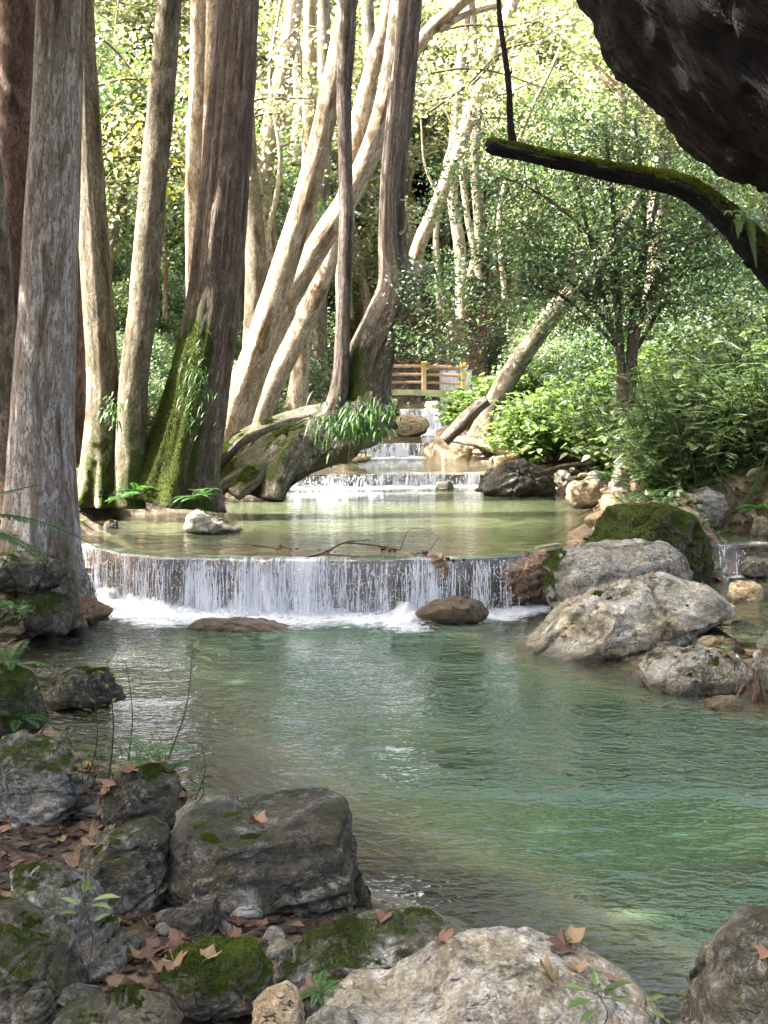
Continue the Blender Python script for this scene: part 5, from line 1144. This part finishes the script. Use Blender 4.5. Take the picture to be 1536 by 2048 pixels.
# yellow-green sprays between the left trunks
for i, (x0, y0, x1, y1, Y, n, lb) in enumerate([(190, 150, 400, 420, 28.5, 7, 'small spray of yellow leaves between the left trunks'), (150, 60, 420, 460, 29, 26, 'pale sycamore branch hanging between the left trunks'), (480, 60, 640, 330, 32, 14, 'yellow-green leafy branch above the leaning trunks'), (860, 0, 1160, 260, 31, 22, 'pale yellow-green branch hanging right of the dark tree')]):
    t = thing('leafy_branch', lb, 'branch', tuple(P((x0 + x1) / 2, y0, Y)))
    a = Acc(); cl = []
    for k in range(4):
        ya, yb = rs.uniform(y0, y1), rs.uniform(y0, y1)
        pts = np.array([P(x0 + (x1 - x0) * u, ya + (yb - ya) * u + rs.normal() * 14 - 30 * math.sin(u * 3), Y + rs.normal() * .2) for u in np.linspace(0, 1, 5)])
        V, F_, bk = tube(pts, np.linspace(.035, .012, 5), 6, seed=k); a.add(V, F_); cc = catmull(pts, 30)
        cl += [cc[rs.randint(30)] + rs.normal(size=3) * np.array([.5, .4, .5]) for _ in range(n)]
    a.build('twigs', M['bark_pale'] if False else M['stem'], t)
    V, F_, ti = leaf_cloud(rs, np.array(cl), 16, .5, .115, .9, .2, .6, True)
    mk('leaves', V, F_, M['leaf_yellow' if i == 0 else 'leaf_sun'], t, attrs={'tint': ti}, smooth=False)

# ------------------------------------------------------------------ ferns, small plants
def fern(seed, nf, L, w=.3, rise=.9, droop=.9, n=22, name='fern'):
    rs = RS(seed); t = thing(name, 'x', 'fern')
    for k in range(nf):
        V, F_, A = frond(L * rs.uniform(.7, 1.15), n, L * w * rs.uniform(.8, 1.1), rise * rs.uniform(.5, 1.3), droop * rs.uniform(.7, 1.2), k / nf * 6.283 + rs.uniform(-.3, .3), rs)
        mk('frond', V, F_, M['fern'], t, attrs=A, smooth=False)
    return t
fp = [fern(600 + i, 7 + i * 2, .55, .22) for i in range(3)]
ferns = [(245, 1000, 19.8, .9, 'fern at the foot of the V-shaped trunk'), (275, 985, 20.0, .8, 'darker fern between the V trunk and mossy trunk'), (385, 998, 19.6, .8, 'fern at the right foot of the broad mossy trunk'),
         (410, 990, 19.7, .6, 'smallest fern at the corner of the left bank by the pool'), (1330, 975, 19.0, 1.5, 'large fern arching over the right bank below the shrub'), (1420, 985, 18.6, 1.2, 'fern beside the pale lichen rock'),
         (1250, 1010, 17.4, .9, 'fern spilling over the moss boulder on its left'), (1300, 1000, 17.2, .9, 'fern on top of the moss boulder'), (1480, 950, 19.5, 1.3, 'fern at the right edge under dark leaves'),
         (1360, 1050, 16.4, .7, 'small fern on the right slope of the moss boulder'), (1210, 960, 21.0, 1.0, 'fern above the tan rock at the bend'), (1520, 1020, 17.6, 1.0, 'fern on the right edge above the side cascade'),
         (30, 1225, 12.6, .6, 'fern growing from the dark ledge at the left edge'), (20, 1335, 9.5, .7, 'fern on the mossy rock at the left edge'), (40, 1440, 8.9, .5, 'tiny fern between mossy rock and grey boulder'),
         (300, 1520, 7.7, .55, 'dark fern on the soil hummock by the water'), (345, 1540, 7.7, .4, 'small fern drooping from the hummock towards the pool'), (640, 1985, 4.5, .22, 'tiny fern on the greenish stone')]
for i, (px_, py_, Y, s, lb) in enumerate(ferns):
    j = i % 3; o = fp[j] if i < 3 else dup(fp[j], (0, 0, 0)); q = P(px_, py_, Y); o.location = tuple(q); o.rotation_euler = (0, 0, i * 1.3); o.scale = (s,) * 3; o['label'] = lb
# near fern fronds reaching in from the left
nf = thing('fern', 'bright fern fronds reaching in from the left over the pool', 'fern', tuple(P(-90, 1040, 9.0)))
rs = RS(640)
for (L, az, ri, dr, by) in [(1.12, -.05, .20, .42, (0, 0, .02)), (.62, .1, .35, .1, (0, .1, .10)), (.95, -.25, .10, .45, (0, -.1, -.03)), (.6, .2, .15, .6, (0, 0, -.05))]:
    V, F_, A = frond(L, 44, .16, ri, dr, az, rs, np.array(P(-90, 1040, 9.0)) + np.array(by)); mk('frond', V, F_, M['fern'], nf, attrs=A, smooth=False)
# epiphyte clumps: strap leaves on the mossy trunk and the root
def straps(label, center, spread, n, L, seed, mat='fern', name='epiphyte', w=.14):
    rs = RS(seed); t = thing(name, label, 'plant', tuple(center)); a = Acc()
    for k in range(n):
        b = center + rs.normal(size=3) * spread; d = rs.normal(size=3) * .7; d[1] = -abs(d[1]) - .4; d /= np.linalg.norm(d); l = L * rs.uniform(.6, 1.3)
        m = 5; s = np.linspace(0, 1, m); C = b + d[None] * (l * s)[:, None] + np.array([0, 0, 1])[None] * (l * (.5 * s - 1.1 * s ** 2))[:, None]
        sd = np.cross(d, [0, 0, 1]); sd /= np.linalg.norm(sd); ww = l * w * np.sin(np.linspace(.35, 3.0, m))
        V = np.concatenate([C - sd * ww[:, None] * .5, C + sd * ww[:, None] * .5]); f = np.array([[j, j + 1, m + j + 1, m + j] for j in range(m - 1)])
        a.add(V, f, tint=np.full(len(V), np.clip(rs.normal() * .25 + .5, 0, 1)))
    a.build('leaves', M[mat], t, smooth=False)
    return t
straps('thin strap-leaved epiphytes on the side of the broad mossy trunk', P(392, 770, 19.75), np.array([.15, .04, .40]), 170, .13, 650, w=.10)
straps('dense strap ferns hanging from the great root, upper clump', P(725, 835, 23.8), np.array([.36, .14, .24]), 330, .23, 651)
straps('strap ferns on the root left of the main clump', P(660, 855, 23.6), np.array([.22, .1, .12]), 110, .19, 652)
straps('small tuft on the V trunk where moss starts', P(225, 820, 19.7), np.array([.10, .04, .18]), 60, .14, 653, w=.2)
straps('light green leaf tuft on the mossy branch near the right edge', P(1480, 440, 6.4), np.array([.03, .03, .05]), 14, .13, 654, 'leaf_bright', w=.3)
straps('grass tuft on the right bank beside the squarish boulder', P(1490, 1350, 11.0), np.array([.08, .05, .05]), 40, .25, 655, 'litter', 'grass_tuft', w=.05)

def sapling(label, base, top, leaves, seed, lm='leaf_bright', r=.004, name='sapling', twigs=()):
    rs = RS(seed); t = thing(name, label, 'plant', tuple(base)); base = np.array(base); top = np.array(top)
    mid = (base + top) / 2 + np.array([.04, 0, 0]); a = Acc()
    V, F_, bk = tube([base, mid, top], [r * 1.4, r, r * .6], 7, seed=seed); a.add(V, F_)
    C = []; A_ = []; Ls = []
    for (u, az, el, l) in leaves:
        b = base * (1 - u) ** 2 + 2 * mid * u * (1 - u) + top * u * u
        d = np.array([math.cos(az) * math.cos(el), math.sin(az) * math.cos(el), math.sin(el)])
        V, F_, bk = tube([b, b + d * l * .25, b + d * l * .5], [r * .5, r * .4, r * .3], 5, seed=seed); a.add(V, F_)
        C.append(b + d * l * .9); A_.append(d); Ls.append(l)
    a.build('stem', M['twig'], t)
    C = np.array(C); A_ = np.array(A_); Ls = np.array(Ls); Bs = np.cross(A_, [0, 0, 1.]); Bs /= np.linalg.norm(Bs, axis=1, keepdims=True); N_ = np.cross(Bs, A_)
    L = Ls[:, None]; W_ = L * .5
    V = np.stack([C - A_ * L * .5, C - A_ * L * .2 + Bs * W_ * .45 + N_ * W_ * .1, C + A_ * L * .2 + Bs * W_ * .38 + N_ * W_ * .1, C + A_ * L * .6 - N_ * L * .12,
                  C + A_ * L * .2 - Bs * W_ * .38 + N_ * W_ * .1, C - A_ * L * .2 - Bs * W_ * .45 + N_ * W_ * .1], 1).reshape(-1, 3)
    i = np.arange(len(C))[:, None] * 6; F_ = np.concatenate([i + np.array([0, 1, 2, 3]), i + np.array([0, 3, 4, 5])])
    mk('leaves', V, F_, M[lm], t, attrs={'tint': np.repeat(np.clip(rs.normal(size=len(C)) * .2 + .5, 0, 1), 6)}, smooth=False)
sapling('tall thin sapling with a few leaves at its tip over the pool', P(336, 1520, 7.6), P(385, 1305, 7.6), [(1, .2, .1, .11), (1, 2.9, .35, .10), (1, 1.3, .6, .08), (.98, -.6, -.1, .12), (.97, 3.6, .1, .08), (1, -1.2, .3, .07)], 661)
sapling('green seedling among the slabs at the lower left', P(165, 1970, 4.55), P(165, 1800, 4.55), [(.98, .1, .15, .10), (.95, -.4, .1, .09), (.9, 2.8, .3, .08), (.85, 3.6, .2, .07), (1, 1.5, .7, .07), (.7, .6, .3, .07)], 662, r=.0025)
sapling('bright seedling at the bottom edge in front of the pale boulder', P(1190, 2075, 4.0), P(1195, 1985, 4.0), [(1, .2, .25, .09), (.95, 2.9, .2, .09), (.9, -.5, .1, .09), (.9, 3.7, .05, .10), (1, 1.6, .6, .06), (.8, .9, .2, .08), (.7, -2.4, -.1, .08)], 663, r=.002)
sapling('small sprig with round leaves beside the lower left seedling', P(1290, 2080, 4.1), P(1280, 2010, 4.1), [(1, .2, .3, .07), (.95, 2.9, .3, .07), (.9, -.9, .1, .07)], 664, r=.002)
sapling('spindly weed on the soil hummock with small leaves', P(215, 1580, 7.9), P(215, 1330, 7.9), [(u, az, .4, .06) for u, az in zip(np.linspace(.25, 1, 20), np.arange(20) * 2.4)], 665, r=.005)
sapling('short leafy weed left of the spindly one', P(175, 1560, 8.0), P(190, 1400, 8.0), [(u, az, .3, .06) for u, az in zip(np.linspace(.3, 1, 16), np.arange(16) * 2.4)], 666, 'fern', r=.004)
sapling('bare twiggy stem standing behind the weeds', P(255, 1540, 8.3), P(252, 1320, 8.3), [(.8, .4, .8, .03), (.7, 2.7, .8, .03), (.9, 3.2, .9, .02)], 667, r=.004)
sapling('weed with fern-like leaves at the hummock edge over water', P(390, 1600, 7.6), P(405, 1490, 7.6), [(u, az, .2, .07) for u, az in zip(np.linspace(.2, 1, 18), np.arange(18) * 2.4)], 668, 'fern', r=.003)
sapling('thin stem on the mossy rock at the left edge', P(60, 1440, 9.0), P(70, 1340, 9.0), [(u, az, .3, .06) for u, az in zip(np.linspace(.2, 1, 14), np.arange(14) * 2.4)], 669, 'fern', r=.003)

# debris caught on the lip of the nearest fall
def debris(label, pl, seed):
    rs = RS(seed); a = Acc()
    for pts, r in pl:
        p = np.array([P(*q) for q in pts]); V, F_, bk = tube(p, np.linspace(r, r * .4, len(p)), 6, seed=seed, amp=.1); a.add(V, F_)
    return a, rs
for i, (lb, pl) in enumerate([('dark forked driftwood twig stranded on the lip of the nearest fall', [([(560, 1125, 15.35), (640, 1108, 15.5), (690, 1085, 15.8), (740, 1080, 15.9)], .016), ([(690, 1085, 15.8), (760, 1092, 15.7), (800, 1100, 15.6)], .012), ([(640, 1108, 15.5), (700, 1112, 15.4), (760, 1112, 15.35)], .010)]),
                              ('short stick floating at the left part of the lip', [([(505, 1090, 16.2), (560, 1098, 16.0)], .016)]),
                              ('thin curling bare twigs arching above the lip', [([(800, 1100, 15.7), (820, 1060, 15.9), (860, 1062, 15.9), (900, 1100, 15.6)], .006), ([(860, 1100, 15.6), (880, 1075, 15.8), (905, 1085, 15.7)], .006), ([(770, 1060, 16.2), (800, 1050, 16.2)], .005)])]):
    a, rs = debris(lb, pl, 700 + i); o = a.build('driftwood_twig', M['twig'], origin=P(*pl[0][0][0])); meta(o, lb, 'twig')

# ------------------------------------------------------------------ fallen leaves
def leaf_shape(rs):
    prof = [(-90, .10), (-55, .42), (-28, .66), (-12, .52), (8, .68), (22, .88), (38, .64), (58, .70), (90, 1.0), (122, .70), (142, .64), (158, .88), (172, .68), (192, .52), (208, .66), (235, .42)]
    V = [[0, 0, 0]]; 
    for d, r in prof:
        r = r * rs.uniform(.9, 1.1) * .5; x, y = r * math.cos(math.radians(d)), r * math.sin(math.radians(d)); V.append([x, y, 0])
    V = np.array(V); cu, cv = rs.uniform(.5, 2.4), rs.uniform(-.9, 1.4)
    V[:, 2] = cu * V[:, 0] ** 2 + cv * V[:, 1] ** 2 + .08 * np.sin(V[:, 0] * 9 + rs.rand() * 6) * np.abs(V[:, 1]) * 2 + rs.uniform(-.05, .05, len(V)); V[0, 2] = 0
    n = len(prof); F_ = np.array([[0, 1 + i, 1 + (i + 1) % n] for i in range(n)])
    # stalk
    k = len(V); V = np.vstack([V, [[-.012, -.05, 0], [.012, -.05, 0], [.03, -.72, .04], [.015, -.72, .04]]]); F2 = np.array([[k, k + 1, k + 2, k + 3]])
    return V, [F_, F2]
def surf_hit(objs_bvh, x, Y, ztop=2.2):
    best = None
    for b in objs_bvh:
        h = b.ray_cast(Vector((x, Y, ztop)), Vector((0, 0, -1)))
        if h[0] is not None and (best is None or h[0].z > best[0].z): best = h
    return best
from mathutils.bvhtree import BVHTree
def bvh_of(o):
    me = o.data; w = wloc(o); vs = [Vector(v.co) + Vector(w) for v in me.vertices]
    return BVHTree.FromPolygons(vs, [tuple(p.vertices) for p in me.polygons])
nearb = [bvh_of(o) for o in bpy.data.objects if o.type == 'MESH' and o.name.startswith(('boulder', 'soil_hummock')) and o.parent is None and o.location.y < 16.8]
lp = []
rs = RS(710)
for i in range(6):
    V, F_ = leaf_shape(rs); o = mk('fallen_leaf', V, F_, M['litter'], attrs={'tint': np.full(len(V), [.35, .5, .7, .6, .45, .9][i])}, local=True, smooth=False); lp.append(o)
ucount = [0] * 6
TN = ['dark brown', 'brown', 'reddish', 'tan', 'dull brown', 'yellowish']
LM = [(o.location.x, o.location.y, o['label'].split(' at the')[0].split(' in the')[0].split(' on the')[0].split(' beside')[0].split(' between')[0]) for o in bpy.data.objects if o.name.startswith(('boulder', 'soil_hummock')) and o.parent is None and o.location.y < 16]
LM = [(a_, b_, ' '.join(c_.split()[:5])) for a_, b_, c_ in LM]
def put_leaf(x, Y, s, lb, grp=None, j=None, up=.012):
    h = surf_hit(nearb, x, Y); z = float(terrain(np.array(x), np.array(Y))); nrm = Vector((0, 0, 1))
    if h is not None and h[0].z > z: z = h[0].z; nrm = h[1]
    if z < 0.03: return None
    if nrm.z < 0: nrm = -nrm
    if nrm.z < .45: return None
    if grp and 'near left' in grp and z > .5 and rs.rand() < .8: return None
    j = rs.randint(6) if j is None else j
    o = lp[j] if ucount[j] == 0 else lp[j].copy()
    if ucount[j]: COL.objects.link(o)
    ucount[j] += 1
    qn = nrm.lerp(Vector((rs.normal() * .25, rs.normal() * .25, 1)), .45).to_track_quat('Z', 'Y')
    o.rotation_euler = (qn.to_matrix() @ Matrix.Rotation(rs.uniform(0, 6.3), 3, 'Z')).to_euler(); o.scale = (s,) * 3; o.location = (x, Y, z + up)
    if grp:
        best = min(LM, key=lambda m: (m[0] - x) ** 2 + (m[1] - Y) ** 2); tn = TN[j]
        lb = ('small ' if s < .12 else ('large ' if s > .16 else '')) + tn + ' dry leaf ' + ('on' if h is not None and h[0].z >= z - .001 else 'on the ground by') + ' the ' + best[2]
    meta(o, lb, 'leaf', grp); return o
g = G(1132, 1930, .45)
for j_, (px_, py_, z_, s_, lb) in enumerate([(1132, 1920, .40, .19, 'big brown dry leaf lying on top of the pale bottom boulder'), (1305, 1985, .15, .09, 'orange leaf at the right end of the pale bottom boulder'), (705, 1830, .25, .14, 'tan leaf at the right foot of the large dark boulder'),
                              (180, 1760, .45, .20, 'large pinkish leaf between grey slab and leaning boulder'), (70, 1790, .40, .15, 'yellowish leaf on the grey slab at the left'), (285, 1925, .20, .16, 'tan leaf left of the low moss-covered boulder')]):
    q = G(px_, py_, z_); put_leaf(q[0], q[1], s_, lb, None, j_)
k = 0
for _ in range(900):
    if k >= 170: break
    Y = rs.uniform(4.1, 8.8); L = float(np.interp(Y, SY, SL)); x = L - .05 - abs(rs.normal()) * 1.2
    if x < -.36 * Y: continue
    if x > -.6 and Y < 5.6 and rs.rand() < .75: continue
    if put_leaf(x, Y, rs.uniform(.10, .19), 'dry brown sycamore leaf lying on the near left bank', 'dry leaves on the near left bank'): k += 1
k = 0
for _ in range(300):
    if k >= 50: break
    Y = rs.uniform(11.2, 14.6); x = rs.uniform(1.6, 4.2)
    if put_leaf(x, Y, rs.uniform(.09, .15), 'dry brown leaf lying on the boulders of the right bank', 'dry leaves on the right bank boulders'): k += 1
# litter on the banks: uncountable
def ground_scatter(name, n, xs, ys, size, mat, kindlabel, seed, cond, upv=2.0, lift=.01, aspect=.75, tm=.5):
    rs = RS(seed); x = rs.uniform(*xs, n); Y = rs.uniform(*ys, n); L, R = shores(Y); ins = np.minimum(x - L, R - x)
    m = cond(x, Y, ins, rs) & (np.abs(x) < .37 * Y + 2); x, Y = x[m], Y[m]; z = terrain(x, Y); A, B, N = rand_frames(len(x), rs, upv)
    l = size * rs.uniform(.6, 1.3, len(x)); V, F_ = kites(np.stack([x, Y, z + lift + l * .1], -1), A, B, l, l * aspect, .15)
    o = mk(name, V, F_, M[mat], attrs={'tint': np.repeat(np.clip(tm + rs.normal(size=len(x)) * .25, 0, 1), 4)}, smooth=False); meta(o, kindlabel, kind='stuff'); return o
ground_scatter('leaf_litter', 35000, (-22, 22), (9, 60), .13, 'litter', 'brown leaf litter covering the banks', 720, lambda x, Y, i, rs: (i < -.05) & (rs.rand(len(x)) < np.clip(1.4 - np.abs(i) * .08, .2, 1)))
ground_scatter('leaf_litter', 9000, (-4.2, 1.6), (3.6, 9), .07, 'litter', 'crumbled leaf litter between the near rocks', 721, lambda x, Y, i, rs: (i < -.02) & (i > -6), lift=.002, tm=.12)
ground_scatter('ground_cover', 160000, (-24, 24), (16, 70), .10, 'leaf_far', 'low green ground cover on the slopes', 722, lambda x, Y, i, rs: (i < -1.2) & (fbm(np.stack([x * .35, Y * .35, x * 0], -1), 3, 50) > -.05), upv=.6, lift=.06)
ground_scatter('ground_cover', 30000, (2, 12), (16.5, 30), .06, 'fern', 'small leaves creeping over the right bank', 723, lambda x, Y, i, rs: (i < -.5) & (fbm(np.stack([x * .8, Y * .8, x * 0], -1), 3, 51) > .0), upv=.5, lift=.04)

# leaf clumps caught on the lip and more weeds round the hummock
rs = RS(730)
for i, (px_, py_, lb) in enumerate([(655, 1103, 'dark wet leaf clump left on the waterfall lip'), (775, 1100, 'reddish wet leaf clump in the middle of the waterfall lip'), (845, 1108, 'dark leaf clump under the curling twigs on the lip'), (900, 1122, 'small dark leaf hanging over the waterfall edge'), (570, 1098, 'leaf clump beside the floating stick')]):
    q = G(px_, py_, .72); t = thing('leaf_clump', lb, 'leaves', tuple(q)); a = Acc()
    for k in range(9):
        V, F_ = leaf_shape(rs); sc_ = rs.uniform(.06, .11); m = np.array(Matrix.Rotation(rs.uniform(0, 6.3), 3, 'Z') @ Matrix.Rotation(rs.uniform(-1.1, 1.1), 3, 'X'))
        a.add(V * sc_ @ m.T + q + rs.normal(size=3) * np.array([.07, .03, .012]), F_, tint=np.full(len(V), rs.uniform(0, .45)))
    a.build('leaves', M['litter'], t, smooth=False)
ad = ['wispy', 'short', 'leaning', 'sparse', 'bushy', 'tiny', 'curved', 'pale green', 'dark green', 'thin']
for i in range(22):
    px_, py_ = rs.uniform(120, 400), rs.uniform(1520, 1610); q = G(px_, py_, .15); q[2] = max(.05, float(terrain(np.array(q[0]), np.array(q[1]))) + .02)
    hh = rs.uniform(.12, .42); top = q + np.array([rs.normal() * .07, rs.normal() * .05, hh]); n = rs.randint(10, 26)
    sapling('%s weed %s by the soil hummock' % (ad[i % 10], ['left', 'right', 'in front'][i % 3] if i < 11 else ['behind', 'beside others', 'near the water edge'][i % 3]), q, top, [(u, az, .25, rs.uniform(.03, .06)) for u, az in zip(np.linspace(.25, 1, n), np.arange(n) * 2.4 + i)], 740 + i, 'fern' if i % 2 else 'leaf_bright', r=.0025, name='weed')
for i in range(9):
    px_, py_ = rs.uniform(-10, 110), rs.uniform(1330, 1480); q = P(px_, py_, rs.uniform(8.9, 9.6)); hh = rs.uniform(.1, .3); n = rs.randint(10, 22)
    sapling('%s weed growing on the mossy rock at the left edge' % ad[i], q, q + np.array([rs.normal() * .08, -.05, hh]), [(u, az, .25, rs.uniform(.03, .06)) for u, az in zip(np.linspace(.2, 1, n), np.arange(n) * 2.4 + i)], 780 + i, 'fern' if i % 2 else 'leaf_bright', r=.0025, name='weed')

# labels still shared by two or three neighbours get their place
_by = {}
for o in list(COL.objects):
    if o.parent is None and o.get('label') and o.get('group'): _by.setdefault(o['label'], []).append(o)
for lb, L_ in _by.items():
    if 2 <= len(L_) <= 3 and len(lb.split()) <= 14:
        L_.sort(key=lambda o: o.location.x / max(o.location.y, .1))
        for o, w in zip(L_, ['left one', 'right one'] if len(L_) == 2 else ['left one', 'middle one', 'right one']): o['label'] = lb + ', ' + w
